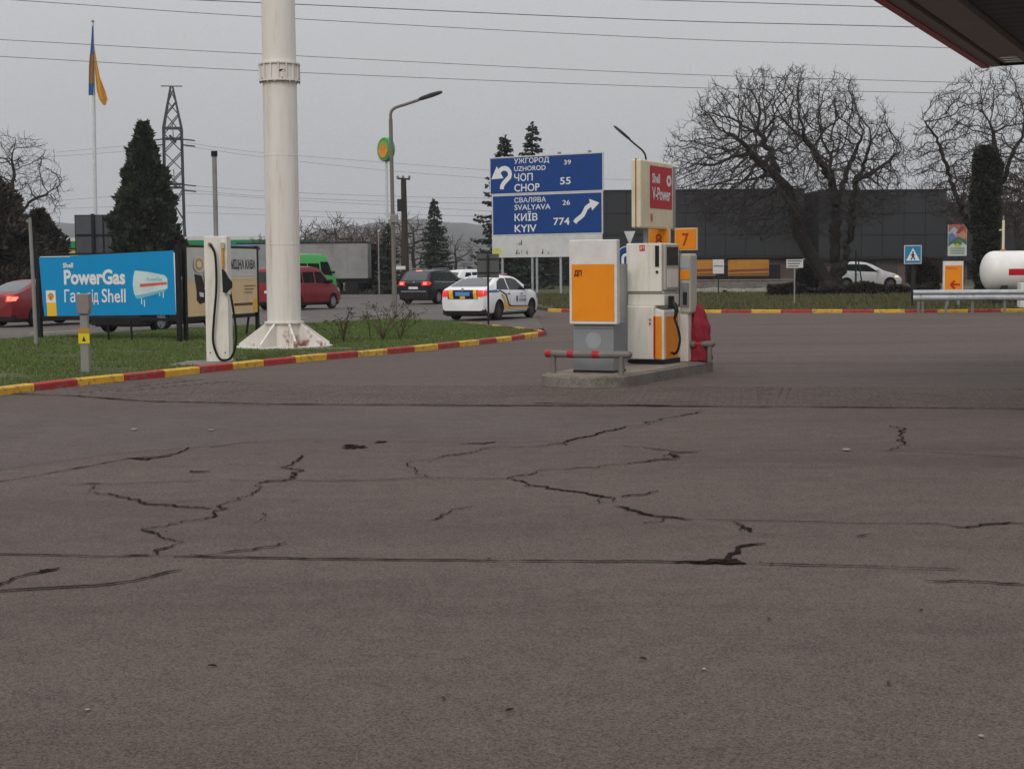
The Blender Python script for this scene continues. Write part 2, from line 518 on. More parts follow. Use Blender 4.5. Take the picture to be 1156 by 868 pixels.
PADPOLY = [tuple(G(*p, 0.1)[:2]) for p in ((190,411.5),(212,407),(266,405.4),(266,408.8),(236,412.2))]
def skip_left(x, y):
    return in_poly(x, y, PADPOLY) or y < 19
vis_poly = [p for p in turf_poly if p.x > -15]
grass('short_grass', 'short olive green grass on the island with the billboards', [(-14,21),(-9,19.5)] + [(p.x,p.y) for p in turf_poly[1:-3]], lambda x,y: 0.085, 120000, 0.02, 0.06, M_BLADE, skip_left)
grass('short_grass', 'rough brownish grass behind the far painted kerb', [(2.0,61.4),(3.7,59.65),(9.05,57.65),(14.05,56.45),(24,54.6),(24,76),(-0.5,78)], bank_z, 45000, 0.04, 0.16, M_BLADE2)
grass('short_grass', 'dry grass along the far road edge below the trailer', [(-24,112.2),(3,112.2),(4,118),(-24,118)], lambda x,y: 0.02, 9000, 0.1, 0.3, M_BLADE2)
# fallen leaves and scraps in the grass
mb = MB()
for i in range(90):
    while True:
        x = random.uniform(-9,0.5); y = random.uniform(22,46)
        if in_poly(x, y, [(p.x,p.y) for p in turf_poly]): break
    s_ = random.uniform(0.02,0.05); a = random.uniform(0,6.28); z = 0.085 + random.uniform(0.02,0.07)
    c, sn = math.cos(a)*s_, math.sin(a)*s_
    mb.add([(x-c,y-sn,z),(x+sn*.6,y-c*.6,z+random.uniform(0,.02)),(x+c,y+sn,z+.01),(x-sn*.6,y+c*.6,z)],[(0,1,2,3)])
tag(mb.build('fallen_leaves', mat('dead_leaf', S(122,98,70), 0.8, var=0.4, scale=2)), 'pale fallen leaves scattered over the island grass', 'leaves', kind='stuff')

# block paving band across the forecourt
def tbound(px): return None
BND = [G(-120,440), G(73,446.5), G(169,453), G(300,456), G(578,457.8), G(870,459), G(1156,461.5), G(1330,463)]
pv = MB()
rs = resample(BND, 0.206)
for i, (a, b) in enumerate(zip(rs, rs[1:])):
    t = (b - a).normalized(); nrm = Vector((-t.y, t.x, 0))
    for j in range(30):
        sh = t * (0.103 if j % 2 else 0)
        q = a + sh + nrm * (0.05 + j * 0.106)
        if in_poly(q.x, q.y, [(p.x,p.y) for p in kerb_pts] + [(-30,50),(-30,18)]): continue
        h = 0.006 + random.uniform(0, 0.004) + 0.003 * math.sin(q.x*1.3) * math.sin(q.y*2)
        w, d, c = 0.1012, 0.0512, 0.005
        pts = []
        for (e, zz) in ((0.0, -0.01), (0.0, h - 0.004), (c, h)):
            for sx_, sy_ in ((-1,-1),(1,-1),(1,1),(-1,1)):
                p = q + t * (sx_*(w-e)) + nrm * (sy_*(d-e))
                pts.append((p.x,p.y,zz))
        pv.add(pts, [(8,9,10,11)] + [(4+k,4+(k+1)%4,8+(k+1)%4,8+k) for k in range(4)] + [(k,(k+1)%4,4+(k+1)%4,4+k) for k in range(4)])
tag(pv.build('paving_blocks', M_PAVER, forecourt), kind='stuff')

# worn repair strips, cracks and joints in the asphalt
def strip(pts_px, z, m, nm):
    q = []
    for a, b in zip(pts_px, pts_px[1:] + pts_px[:1]):
        for k in range(10): q.append((a[0]+(b[0]-a[0])*k/10, a[1]+(b[1]-a[1])*k/10 + random.gauss(0,.5)))
    o = sheet(nm, [G(*p) for p in q], z, m, forecourt)
    return o
strip([(-40,470),(60,462),(300,459),(620,460),(800,462),(760,474),(640,498),(560,500),(330,496),(130,512),(-60,540)], 0.0015, M_PATCH, 'repair_patch')
def T1(l): return [(x/1.993, 440+y/1.993) for x, y in l]
def T2(l): return [(576+x/1.993, 440+y/1.993) for x, y in l]
CR = [(T1([(-60,214),(0,207),(160,180),(290,155),(345,152),(395,145),(425,130)]),1.3),
 (T1([(285,156),(330,158),(385,148)]),1.6),
 (T1([(470,132),(530,122),(580,118)]),0.9),
 (T1([(685,148),(660,165),(632,175),(655,180),(685,183),(640,205),(580,228),(525,252),(480,275),(480,288),(420,295),(380,305),(320,315)]),1.2),
 (T1([(320,315),(360,333),(415,343),(385,355),(355,373)]),1.2),
 (T1([(160,216),(250,214)]),1.5),(T1([(212,217),(215,233),(290,248),(345,260),(420,265),(478,270)]),0.9),
 (T1([(250,215),(300,212),(400,207),(520,206),(700,206),(860,205),(960,198),(1070,202),(1160,202)]),0.8),
 (T1([(1150,128),(1080,137),(1000,150),(930,162),(922,175),(935,190),(965,198)]),1.1),
 (T1([(1115,118),(1075,122),(1032,123)]),1.6),
 (T1([(1065,263),(1020,270),(990,283),(968,295)]),0.9),
 (T1([(590,278),(592,290),(565,303)]),0.9),
 (T1([(-60,370),(0,371),(140,374),(270,376),(330,375),(480,378),(700,382),(900,384),(1160,387)]),1.0),
 (T1([(272,377),(300,374),(335,374)]),2.2),
 (T1([(-60,465),(0,440),(60,418),(135,402)]),1.5),(T1([(-60,465),(0,455),(110,448),(200,443),(300,432),(365,415),(410,407)]),1.1),
 (T1([(425,374),(500,370),(570,362),(620,353),(647,345)]),1.0),
 (T1([(430,183),(460,186),(474,184)]),1.3),(T1([(575,146),(608,147)]),1.0),(T1([(705,119),(730,119)]),1.4),(T1([(840,121),(872,118)]),1.8),
 (T2([(0,130),(60,128),(115,122),(170,107),(250,87),(340,70),(425,50)]),1.3),(T2([(118,122),(128,126)]),2.0),
 (T2([(-10,202),(60,188),(108,180)]),1.2),(T2([(108,180),(200,177),(280,165),(350,157),(382,156)]),1.0),
 (T2([(348,152),(362,144),(425,142)]),1.8),(T2([(350,158),(382,156)]),2.6),(T2([(250,126),(300,131),(380,140)]),1.0),
 (T2([(0,203),(80,218),(160,232),(205,240),(235,245),(241,253)]),1.3),(T2([(205,240),(196,250),(200,258)]),1.0),
 (T2([(235,263),(280,273),(345,287),(410,294)]),1.2),(T2([(345,287),(300,303)]),0.8),
 (T2([(332,227),(305,237),(250,243)]),0.8),
 (T2([(855,82),(885,92),(876,106),(870,115),(848,138)]),1.2),
 (T2([(395,139),(560,137),(740,138),(900,141),(1020,146),(1170,157)]),0.55),
 (T2([(0,387),(180,388),(430,390),(530,393),(700,397),(900,403),(1010,407)]),1.0),
 (T2([(370,391),(450,390),(530,393)]),2.4),(T2([(430,388),(485,385),(500,370),(525,352),(575,348)]),1.4),
 (T2([(890,303),(1010,311),(1085,303),(1170,300)]),0.9),(T2([(400,294),(620,297),(900,304)]),0.5),
 (T2([(930,431),(1040,434),(1170,441)]),1.0),(T2([(780,333),(800,328),(815,327)]),0.8),(T2([(500,300),(525,308),(540,322)]),1.6)]
def crack(pts_px, w, z=0.0075, k=0.0105):
    pts = [G(*p) for p in pts_px]
    seam = abs(pts_px[-1][0]-pts_px[0][0]) > 230         # long construction joints run straight and thin
    jag = 0.22 if seam else 1.0
    if seam: k *= 0.75
    # fractal jitter
    for it in range(7):
        q = [pts[0]]
        for a, b in zip(pts, pts[1:]):
            d = b - a; L = d.length
            nrm = Vector((-d.y, d.x, 0)) / max(L, 1e-6)
            if L > 0.05: q.append((a + b) / 2 + nrm * random.gauss(0, jag * min(L, 0.9) * (0.06 if L > 0.6 else 0.115)))
            q.append(b)
        pts = q
    n_ = len(pts); vs = []; fs = []
    dist = (pts[0] + pts[-1]).length / 2
    wk = 1.0
    for i, p in enumerate(pts):
        wk = min(1.9, max(0.25, wk + random.gauss(0, 0.22) + (1.0 - wk)*0.08))
        a = pts[max(i-1,0)]; b = pts[min(i+1,n_-1)]
        t = (b - a).normalized(); nrm = Vector((-t.y, t.x, 0))
        e = min(1, min(i, n_-1-i) / 3.0)
        # joints lying across the view are crumbled wider than the open hairlines
        wide = w * k * (1 + 1.3 * abs(t.x)) * (0.35 + 0.65 * e) * wk
        o_ = nrm * wide * random.uniform(0.3, 0.7)
        vs += [(p.x + o_.x, p.y + o_.y, z), (p.x + o_.x - nrm.x*wide, p.y + o_.y - nrm.y*wide, z)]
    fs = [(2*i, 2*i+1, 2*i+3, 2*i+2) for i in range(n_-1)]
    mb = MB().add(vs, fs)
    for i in range(2, n_-2):
        if random.random() < 0.025:                    # crumbs broken off along the edge
            p = pts[i] + Vector((random.gauss(0,.05), random.gauss(0,.08), 0)); s_ = random.uniform(.005,.016)
            mb.add([(p.x-s_,p.y,z),(p.x+s_*.3,p.y-s_,z),(p.x+s_,p.y+s_*.6,z),(p.x-s_*.2,p.y+s_*1.6,z)],[(0,1,2,3)])
    o = mb.build('crack', M_CRACK, forecourt); o['kind'] = 'stuff'
    return o
for i, (pp, w) in enumerate(CR): crack(pp, w, 0.0075 + 0.0004 * (i % 9))
crack([(-120,440.5),(73,447),(169,453.6),(300,456.6),(578,458.4),(870,459.8),(1156,462.2),(1330,464)], 2.4, 0.012)
crack([(600,456),(760,459),(870,460)], 2.6, 0.0125)
# a shallow pothole, the ragged dark break left of the middle
def blob(px, py, rx, ry, seed):
    rnd = random.Random(seed); c = G(px, py)
    pts = []
    for i in range(30):
        a = 6.283*i/30; k = rnd.uniform(0.35,1.15)
        pts.append((c.x+math.cos(a)*rx*k, c.y+math.sin(a)*ry*k))
    sheet('crack', pts, 0.0068, M_CRACK, forecourt)
blob(401,505,0.13,0.20,3); blob(429,499.5,0.07,0.10,5); blob(394,503,0.09,0.1,8); blob(762,515,0.05,0.14,9); blob(825,633,0.05,0.12,12)
# paper and leaf scraps on the asphalt
M_SCRAP = mat('paper_scrap', S(138,130,120), 0.8, var=0.1)
for px, py, s_, lab in [(152,486,0.035,'pale paper scrap on the asphalt left of the ragged pothole'),(239,486.5,0.028,'tiny white scrap on the asphalt before the white hose column'),
                        (955,509,0.035,'white paper scrap near the short crack on the right'),(795,757,0.009,'small pale pebble alone in the right foreground'),
                        (99,803,0.009,'pale pebble in the lower left corner of the asphalt'),(1108,833,0.010,'grey pebble at the lower right corner of the asphalt')]:
    c = G(px, py); mb = MB()
    pts = [(c.x+math.cos(a)*s_*random.uniform(.7,1.3), c.y+math.sin(a)*s_*random.uniform(.9,1.8)) for a in (0,1.1,2.2,3.3,4.3,5.4)]
    mb.zprism(pts, 0.008, 0.008 + s_*0.35)
    tag(mb.build('scrap', M_SCRAP, bevel=s_*0.1), lab, 'scrap')
for px, py in [(1003,773),(575,803),(240,753),(726,745),(500,790),(868,700),(1040,690)]:
    c = G(px, py); a = random.uniform(0,3); s_ = 0.022
    mb = MB(); dx, dy = math.cos(a)*s_, math.sin(a)*s_
    mb.add([(c.x-dx,c.y-dy,.009),(c.x+dy*.4,c.y-dx*.4,.016),(c.x+dx,c.y+dy,.010),(c.x-dy*.4,c.y+dx*.4,.015),(c.x-dx,c.y-dy,.006),(c.x+dx,c.y+dy,.007)],[(0,1,2,3),(4,5,2,1),(4,3,2,5)])
    tag(mb.build('fallen_leaf', mat('dark_leaf', S(60,46,38), 0.8)), 'tiny dark dead leaf lying on the bare foreground asphalt', 'leaf', 'dead leaves on the foreground asphalt')

# lane dashes on the road
M_LINE = mat('road_paint', S(190,188,182), 0.7, var=0.2, scale=6, dirt=S(120,112,106), dirt_amt=0.8, dscale=3)
for j in range(9):
    for perp in (-31.5,):
        c = U * (28 + j * 6.0) + V * perp
        a = c - V*0.06; b = c + V*0.06; e = U * 2.0
        o = sheet('lane_dash', [a, b, b + e, a + e], -0.007, M_LINE, road)
c = G(1112/1.0, 9999) if False else None
# ------------------------------------------------------------------ text
def text(s, x0, x1, z0, z1, m, parent, y=-0.004, name='lettering', bold=0.0, lift=0.0, anchor=None):
    """lettering fitted into a rectangle of the local x,z plane; it faces local -y"""
    cu = bpy.data.curves.new('t', 'FONT')
    cu.body = s
    cu.size = 1.0
    cu.offset = bold
    cu.resolution_u = 3
    ob = bpy.data.objects.new('t', cu)
    me = bpy.data.meshes.new_from_object(ob)
    bpy.data.objects.remove(ob)
    xs = [v.co.x for v in me.vertices]; ys = [v.co.y for v in me.vertices]
    if not xs: return None
    a, b, c, d = min(xs), max(xs), min(ys), max(ys)
    for v in me.vertices:
        v.co = (x0 + (v.co.x - a) / (b - a) * (x1 - x0), y, z0 + (v.co.y - c) / (d - c) * (z1 - z0))
    me.name = name
    me.materials.clear(); me.materials.append(m)
    return link(name, me, parent)
def flat(poly, m, parent, y=-0.004, name='print'):
    """a flat printed shape in the local x,z plane"""
    return MB().add([(x, y, z) for x, z in poly], [tuple(range(len(poly)))]).build(name, m, parent)
def arc(cx, cz, r, a0, a1, n=16, rz=None):
    rz = rz or r
    return [(cx + r*math.cos(R(a0+(a1-a0)*i/n)), cz + rz*math.sin(R(a0+(a1-a0)*i/n))) for i in range(n+1)]
def stroke(path, w, m, parent, y=-0.004, name='print'):
    vs = []; n_ = len(path)
    for i, p in enumerate(path):
        a = Vector(path[max(i-1,0)]); b = Vector(path[min(i+1,n_-1)])
        t = (b - a).normalized(); q = Vector((-t.y, t.x)) * w / 2
        vs += [(p[0]+q.x, y, p[1]+q.y), (p[0]-q.x, y, p[1]-q.y)]
    return MB().add(vs, [(2*i,2*i+1,2*i+3,2*i+2) for i in range(n_-1)]).build(name, m, parent)
def scallop(cx, cz, w, h):
    pts = [(cx - w*0.16, cz - h*0.5)]
    for i in range(25):
        a = R(200 - 220*i/24)
        k = 1 + 0.035*math.cos(i*math.pi/1.5)
        pts.append((cx + w*0.5*k*math.cos(a), cz + h*0.04 + h*0.46*k*math.sin(a)))
    pts.append((cx + w*0.16, cz - h*0.5))
    return pts
def shell_mark(cx, cz, w, h, parent, y):
    flat(scallop(cx, cz, w, h), M_RED, parent, y, 'emblem')
    flat(scallop(cx, cz, w*0.82, h*0.82), M_YELLOW, parent, y - 0.002, 'emblem')
    for i in range(5):
        a = R(150 - 30*i)
        stroke([(cx, cz - h*0.36), (cx + w*0.38*math.cos(a), cz + h*0.02 + h*0.36*math.sin(a))], w*0.05, M_RED, parent, y - 0.004, 'emblem')

# ------------------------------------------------------------------ pump island
IO = Vector((1.05, 22.5, 0))
IRZ = -HEAD
def I(b, a, z=0.0): return IO + U * a + V * b + Vector((0, 0, z))
IZ = 0.17
isl = []
for i in range(13):
    q = R(180 + 180 * i / 12)
    isl.append((0.66 * math.cos(q), 0.5 * math.sin(q)))
isl += [(0.66, 3.6), (-0.66, 3.6)]
t = thing('pump_island', 'raised concrete island with a rounded end under the fuel pumps', 'kerb island', IO, IRZ)
MB().zprism(isl, -0.02, IZ - 0.012).build('plinth', M_CONC, t, bevel=0.02)
inner = [(x*0.9, y*0.9 if y < 1 else y - 0.06) for x, y in isl]
MB().zprism(inner, IZ - 0.03, IZ).build('paved_top', mat('island_top', S(128,116,104), 0.85, var=0.25, scale=4, bump=0.5, bscale=50), t)
# front dispenser: grey column carrying a white and orange board
M_STEEL = mat('brushed_steel', S(140,142,145), 0.45, metal=0.35, var=0.12, scale=2.5, dirt=S(112,112,112), dirt_amt=0.5)
t = thing('diesel_dispenser', 'dispenser with blank orange board on a grey steel column at the island tip', 'fuel dispenser', I(0.02, 0.22, IZ), IRZ)
MB().box(-0.31, 0.31, 0.0, 0.44, 0.0, 0.72).build('column', M_STEEL, t, bevel=0.008)
MB().box(-0.315, 0.315, -0.006, 0.446, 0.0, 0.035).build('base_trim', M_DARKMETAL, t)
MB().box(-0.30, 0.20, 0.06, 0.46, 0.72, 1.80).build('cabinet', M_GREY, t, bevel=0.01)
mb = MB().box(-0.345, 0.39, -0.06, 0.055, 0.69, 1.885)
bd = mb.build('board', M_WHITE, t, bevel=0.012)
flat(arc(0.0,0.46,0.12,0,350,24), mat('faded_mark', S(147,149,151), 0.5, var=0.06, scale=9), t, -0.002, 'faded_mark')
MB().box(-0.30,0.30,-0.003,-0.0005,0.625,0.63).build('seam', M_DARKMETAL, t)
flat([(-0.305,0.735),(0.35,0.735),(0.35,1.54),(-0.305,1.54)], M_ORANGE, bd, -0.064, 'orange_panel')
M_TXTD = mat('dark_print', S(70,36,16), 0.5, var=0.1)
text('ДП', -0.265, -0.145, 1.36, 1.46, M_TXTD, bd, -0.068, bold=0.045)
MB().box(0.201, 0.26, 0.14, 0.22, 0.95, 1.25).build('nozzle', M_BLACK, t)
MB().box(0.201, 0.206, 0.1, 0.42, 0.78, 0.92).build('red_plate', M_RED, t)
# steel riser between the dispensers
t = thing('vent_pipe', 'plain grey riser pipe standing between the two dispensers', 'pipe', I(-0.27, 2.08, IZ))
MB().tube([(0,0,0),(0,0,1.55)], 0.065, 14).build('pipe', M_GREY, t, True)
MB().lathe([(0.11,0),(0.11,0.02),(0.065,0.03)], 16).build('flange', M_GREY, t)
# white multi-hose pump
M_PUMP = mat('pump_white', S(216,212,202), 0.4, var=0.05, dirt=S(170,158,138), dirt_amt=0.5, dscale=2.2, stretch=(3,3,0.7))
M_PUMPG = mat('pump_grey', S(170,164,152), 0.45, var=0.06)
t = thing('fuel_pump', 'tall white fuel pump with orange side panel and black hose', 'fuel pump', I(-0.03, 2.3, IZ), IRZ)
MB().box(-0.28, 0.34, 0.02, 0.74, 0.0, 0.075).build('base', M_BLACK, t)
MB().box(-0.33, 0.19, -0.02, 0.72, 0.075, 0.90).build('lower_cabinet', M_PUMP, t, bevel=0.02)
MB().prism([(0.19,0.075),(0.34,0.075),(0.34,0.82),(0.19,0.86)], 0.0, 0.72).build('side_cabinet', M_PUMP, t, bevel=0.012)
op = MB().box(0.341, 0.353, 0.06, 0.60, 0.09, 0.74).build('orange_panel', M_ORANGE, t, bevel=0.004)
MB().box(0.20, 0.30, -0.012, -0.001, 0.09, 0.74).build('orange_panel', M_ORANGE, t, bevel=0.003)
MB().box(0.175, 0.199, -0.024, -0.012, 0.09, 0.74).build('red_trim', M_RED, t)
MB().box(-0.27, 0.33, 0.04, 0.70, 0.90, 1.08).build('waist', M_PUMP, t, bevel=0.015)
MB().box(-0.27, 0.33, 0.03, 0.71, 1.08, 1.115).build('waist_band', M_PUMPG, t, bevel=0.01)
MB().box(-0.28, 0.30, 0.0, 0.72, 1.115, 1.86).build('upper_cabinet', M_PUMP, t, bevel=0.014)
dsp = MB().box(0.301, 0.345, 0.06, 0.66, 1.14, 1.84).build('display_frame', M_PUMPG, t, bevel=0.01)
MB().box(0.346, 0.352, 0.12, 0.6, 1.52, 1.80).build('screen', M_BLACK, dsp)
MB().box(0.346, 0.352, 0.12, 0.6, 1.18, 1.46).build('panel', M_PUMP, dsp)
MB().box(0.200, 0.262, -0.012, -0.001, 1.50, 1.82).build('display', M_BLACK, t)
lk = MB().lathe([(0.02,0),(0.02,0.02)], 12, (0.23,-0.02,1.42), 'Y').build('lock', M_BLACK, t)
st = flat([(-0.06,1.74),(0.03,1.74),(0.03,1.83),(-0.06,1.83)], mat('red_sticker', S(205,44,44), 0.5), t, -0.004, 'sticker')
text('ДТ', -0.052, 0.022, 1.76, 1.81, M_LETTER, t, -0.008, bold=0.01)
for x, z in ((0.06,0.69),(0.06,0.63)):
    MB().lathe([(0.018,0),(0.018,0.015)], 10, (0.12,-0.036,z), 'Y').build('bolt', mat('brass', S(160,110,60), 0.5), t)
mb = MB()
mb.box(0.36, 0.44, 0.12, 0.2, 0.85, 1.05)
nz = mb.build('nozzle_boot', M_BLACK, t, bevel=0.01)
MB().tube([(0.40,0.16,0.98),(0.47,0.14,0.90),(0.50,0.12,0.82),(0.47,0.12,0.70)], [0.03,0.04,0.035,0.02], 10).build('nozzle', M_BLACK, t, True)
hp = [(0.46,0.12,0.72),(0.53,0.10,0.55),(0.56,0.10,0.38),(0.52,0.12,0.22),(0.44,0.2,0.16),(0.37,0.28,0.17)]
def spline(pts, n=6):
    pts = [Vector(p) for p in pts]; r_ = []
    for i in range(len(pts)-1):
        p0 = pts[max(i-1,0)]; p1 = pts[i]; p2 = pts[i+1]; p3 = pts[min(i+2,len(pts)-1)]
        for k in range(n):
            t_ = k / n
            r_.append(0.5*((2*p1)+(p2-p0)*t_+(2*p0-5*p1+4*p2-p3)*t_*t_+(3*p1-p0-3*p2+p3)*t_**3))
    r_.append(pts[-1]); return r_
MB().tube(spline(hp), 0.02, 8).build('hose', M_RUBBER, t, True)
# slim payment terminal behind
t = thing('payment_terminal', 'slim grey payment terminal with orange band behind the white pump', 'terminal', I(0.34, 3.06, IZ), IRZ)
MB().box(-0.1, 0.1, -0.04, 0.22, 0.0, 0.86).build('pedestal', M_PUMP, t, bevel=0.02)
hd = MB().box(-0.03, 0.155, -0.07, 0.25, 0.76, 1.70).build('head', M_PUMPG, t, bevel=0.035)
MB().box(-0.015, 0.14, -0.082, -0.071, 1.30, 1.44).build('orange_band', M_ORANGE, t)
MB().box(-0.015, 0.14, -0.080, -0.071, 1.47, 1.62).build('screen', mat('screen_grey', S(160,165,168), 0.3), t)
MB().box(-0.005, 0.13, -0.080, -0.071, 0.86, 1.24).build('keypad_plate', mat('keypad', S(120,122,122), 0.5, var=0.2, scale=20), t)
MB().box(0.03, 0.10, -0.086, -0.081, 0.90, 1.10).build('keypad', M_DARKMETAL, t)
# draped red cover
t = thing('covered_pump', 'low fixture hidden under a draped dark red cloth at the island end', 'covered pump', I(0.50, 3.34, IZ), IRZ)
vs = []; fs = []; nn = 40; lv = 22
for j in range(lv):
    h = j / (lv - 1)
    for k in range(nn):
        a = 2*math.pi*k/nn
        rr = (0.205 - 0.09*max(0, h-0.62)/0.38 - 0.03*h) * (1 - 0.55*max(0,(h-0.9)/0.1)**2)
        fold = 1 + 0.10*math.sin(a*5+h*3)*(1-h*.5) + 0.05*math.sin(a*11+h*9) + 0.04*math.sin(h*24+a*2)
        vs.append((rr*fold*math.cos(a)*1.0 - 0.02*h, rr*fold*math.sin(a)*1.0, 0.02 + h*0.88 + 0.015*math.sin(a*3)*h))
for j in range(lv-1):
    for k in range(nn): fs.append((j*nn+k, j*nn+(k+1)%nn, (j+1)*nn+(k+1)%nn, (j+1)*nn+k))
fs.append(tuple((lv-1)*nn+k for k in range(nn)))
MB().add(vs, fs).build('cloth', mat('red_cloth', S(134,36,50), 0.85, var=0.25, scale=5, bump=0.5, bscale=20), t, True)
# bollard hoops
M_TAPE = mat('red_tape', S(158,34,40), 0.5, var=0.15, scale=12)
def hoop(name, label, p0, p1, bow, tapes):
    a = IO + U*p0[1] + V*p0[0]; 
    t = thing(name, label, 'barrier', I(0,0,IZ), IRZ)
    pts = [(p0[0],p0[1]+0.0,0.0),(p0[0],p0[1],0.20),(p0[0]+0.02,p0[1]-0.01,0.25)]
    mb = MB(); N = 12; bar = []
    for i in range(N+1):
        s_ = i/N
        bar.append((p0[0]+(p1[0]-p0[0])*s_, p0[1]+(p1[1]-p0[1])*s_ - bow*math.sin(math.pi*s_), 0.275))
    M_BARR = mat('barrier_grey', S(110,105,100), 0.55, var=0.12, scale=6, dirt=S(84,76,70), dirt_amt=0.6, dscale=4)
    MB().tube(bar, 0.052, 14).build('rail', M_BARR, t, True)
    for e in (bar[0], bar[-1]):
        MB().lathe([(0.01,-0.052),(0.035,-0.04),(0.05,-0.01),(0.052,0.0),(0.05,0.02),(0.035,0.045),(0.01,0.054)], 14, (e[0], e[1], e[2])).build('end_cap', M_BARR, t, True)
    for e in (bar[1], bar[-2]):
        MB().tube([(e[0],e[1],-0.01),(e[0],e[1],0.26)], 0.042, 12).build('leg', M_BARR, t, True)
    for s_ in tapes:
        i = int(s_*N); 
        q0 = Vector(bar[i]); q1 = Vector(bar[min(i+1,N)]); c = q0 + (q1-q0)*(s_*N-i); d = (q1-q0).normalized() if i < N else (q0 - Vector(bar[i-1])).normalized()
        MB().tube([c - d*0.05, c + d*0.05], 0.0545, 14, False).build('red_band', M_TAPE, t, True)
    return t
hoop('barrier_hoop', 'grey pipe barrier with three red bands around the island tip', (-0.60,0.0), (0.64,0.02), 0.10, (0.03,0.33,0.63))
hoop('barrier_hoop', 'grey pipe barrier with a red band before the red cloth cover', (0.34,3.1), (0.74,3.30), 0.02, (0.5,))
# lit-brand sign over the island
t = thing('brand_sign', 'cream sign box with red square panel standing above the pumps', 'sign', I(0.0, 2.06, IZ), math.atan2(U.y, U.x))
LBW, ZB, ZT = 1.42, 2.09, 3.13
MB().box(0, LBW, -0.03, 0.13, ZB, ZT).build('box', M_CREAM, t, bevel=0.025)
MB().box(-0.02, LBW+0.02, 0.045, 0.055, ZB-0.01, ZT+0.01).build('seam', mat('seam_brown', S(120,105,80), 0.6), t)
MB().box(LBW+0.02, LBW+0.20, 0.0, 0.11, ZB-0.02, ZT-0.03).build('end_post', M_STEEL, t, bevel=0.01)
rp = flat([(0.38,ZB+0.31),(LBW-0.07,ZB+0.31),(LBW-0.07,ZT-0.075),(0.38,ZT-0.075)], M_RED, t, -0.034, 'red_panel')
text('Shell', 0.46, 0.80, ZB+0.70, ZB+0.85, M_LETTER, rp, -0.038, bold=0.03)
text('V-Power', 0.46, 1.27, ZB+0.44, ZB+0.64, M_LETTER, rp, -0.038, bold=0.025)
ring = arc(1.20, ZB+0.76, 0.11, 0, 360, 24, 0.09)
inn = arc(1.20, ZB+0.76, 0.045, 0, 360, 24, 0.04)
MB().add([(x,-0.038,z) for x,z in ring] + [(x,-0.038,z) for x,z in inn], [(i,i+1,i+26,i+25) for i in range(24)]).build('emblem', M_LETTER, rp)
fl = [(0.45,ZB+0.09),(0.49,ZB+0.12),(0.50,ZB+0.17),(0.48,ZB+0.22),(0.45,ZB+0.235),(0.42,ZB+0.22),(0.40,ZB+0.17),(0.41,ZB+0.12)]
flat(fl, mat('orange_mark', S(190,110,40), 0.5), t, -0.036, 'emblem')
for x, zz in ((0.42, 1.86), (1.18, 0.0)):
    MB().tube([(x,0.05,zz),(x,0.05,ZB)], 0.04, 12).build('post', M_STEEL, t, True)
def numboard(s, b0, b1, a, label):
    t = thing('pump_number_sign', label, 'number sign', I(0, a, IZ), IRZ)
    MB().box(b0, b1, -0.03, 0.03, 1.77, 2.09).build('board', M_ORANGE, t, bevel=0.006)
    MB().box(b0-.008, b1+.008, -0.02, 0.036, 1.755, 2.105).build('frame', M_CREAM, t)
    m_ = (b0+b1)/2
    text(s, m_-0.055, m_+0.055, 1.82, 2.02, mat('dark_orange_print', S(150,48,16), 0.5), t, -0.034, bold=0.012)
    MB().tube([(b1-0.04 if s == '8' else b0+0.04, 0.06, 0.0),(b1-0.04 if s == '8' else b0+0.04, 0.06, 2.1)], 0.025, 10).build('post', M_STEEL, t, True)
numboard('8', -0.28, 0.06, 3.22, 'orange number board reading 8 above the white pump')
numboard('7', 0.15, 0.50, 3.26, 'orange number board reading 7 right of the sign post')

# ------------------------------------------------------------------ sign mast
t = thing('sign_mast', 'huge white steel mast with bolted collar and rusty ribbed foot', 'mast', MASTC)
M_MAST = bpy.data.materials.new('mast_paint'); M_MAST.use_nodes = True
nt_ = M_MAST.node_tree; bs = nt_.nodes['Principled BSDF']; bs.inputs['Roughness'].default_value = 0.5
co = nt_.nodes.new('ShaderNodeTexCoord'); mp = nt_.nodes.new('ShaderNodeMapping'); mp.inputs['Scale'].default_value = (6,6,0.5)
nt_.links.new(co.outputs['Object'], mp.inputs[0])
n1 = nt_.nodes.new('ShaderNodeTexNoise'); n1.inputs['Scale'].default_value = 1.0; n1.inputs['Detail'].default_value = 9; n1.inputs['Roughness'].default_value = 0.7
nt_.links.new(mp.outputs[0], n1.inputs['Vector'])
r1 = nt_.nodes.new('ShaderNodeValToRGB')
r1.color_ramp.elements[0].position = 0.38; r1.color_ramp.elements[0].color = S(216,211,204) + (1,)
r1.color_ramp.elements[1].position = 0.78; r1.color_ramp.elements[1].color = S(178,152,124) + (1,)
e_ = r1.color_ramp.elements.new(0.56); e_.color = S(210,204,196) + (1,)
nt_.links.new(n1.outputs['Fac'], r1.inputs[0])
n2 = nt_.nodes.new('ShaderNodeTexNoise'); n2.inputs['Scale'].default_value = 3.2; n2.inputs['Detail'].default_value = 8; n2.inputs['Roughness'].default_value = 0.65
nt_.links.new(co.outputs['Object'], n2.inputs['Vector'])
r2 = nt_.nodes.new('ShaderNodeValToRGB'); r2.color_ramp.elements[0].position = 0.545; r2.color_ramp.elements[0].color = (0,0,0,1); r2.color_ramp.elements[1].position = 0.61; r2.color_ramp.elements[1].color = (.9,.9,.9,1)
nt_.links.new(n2.outputs['Fac'], r2.inputs[0])
mx = nt_.nodes.new('ShaderNodeMix'); mx.data_type = 'RGBA'; nt_.links.new(r2.outputs[0], mx.inputs[0]); nt_.links.new(r1.outputs[0], mx.inputs[6]); mx.inputs[7].default_value = S(122,70,42) + (1,)
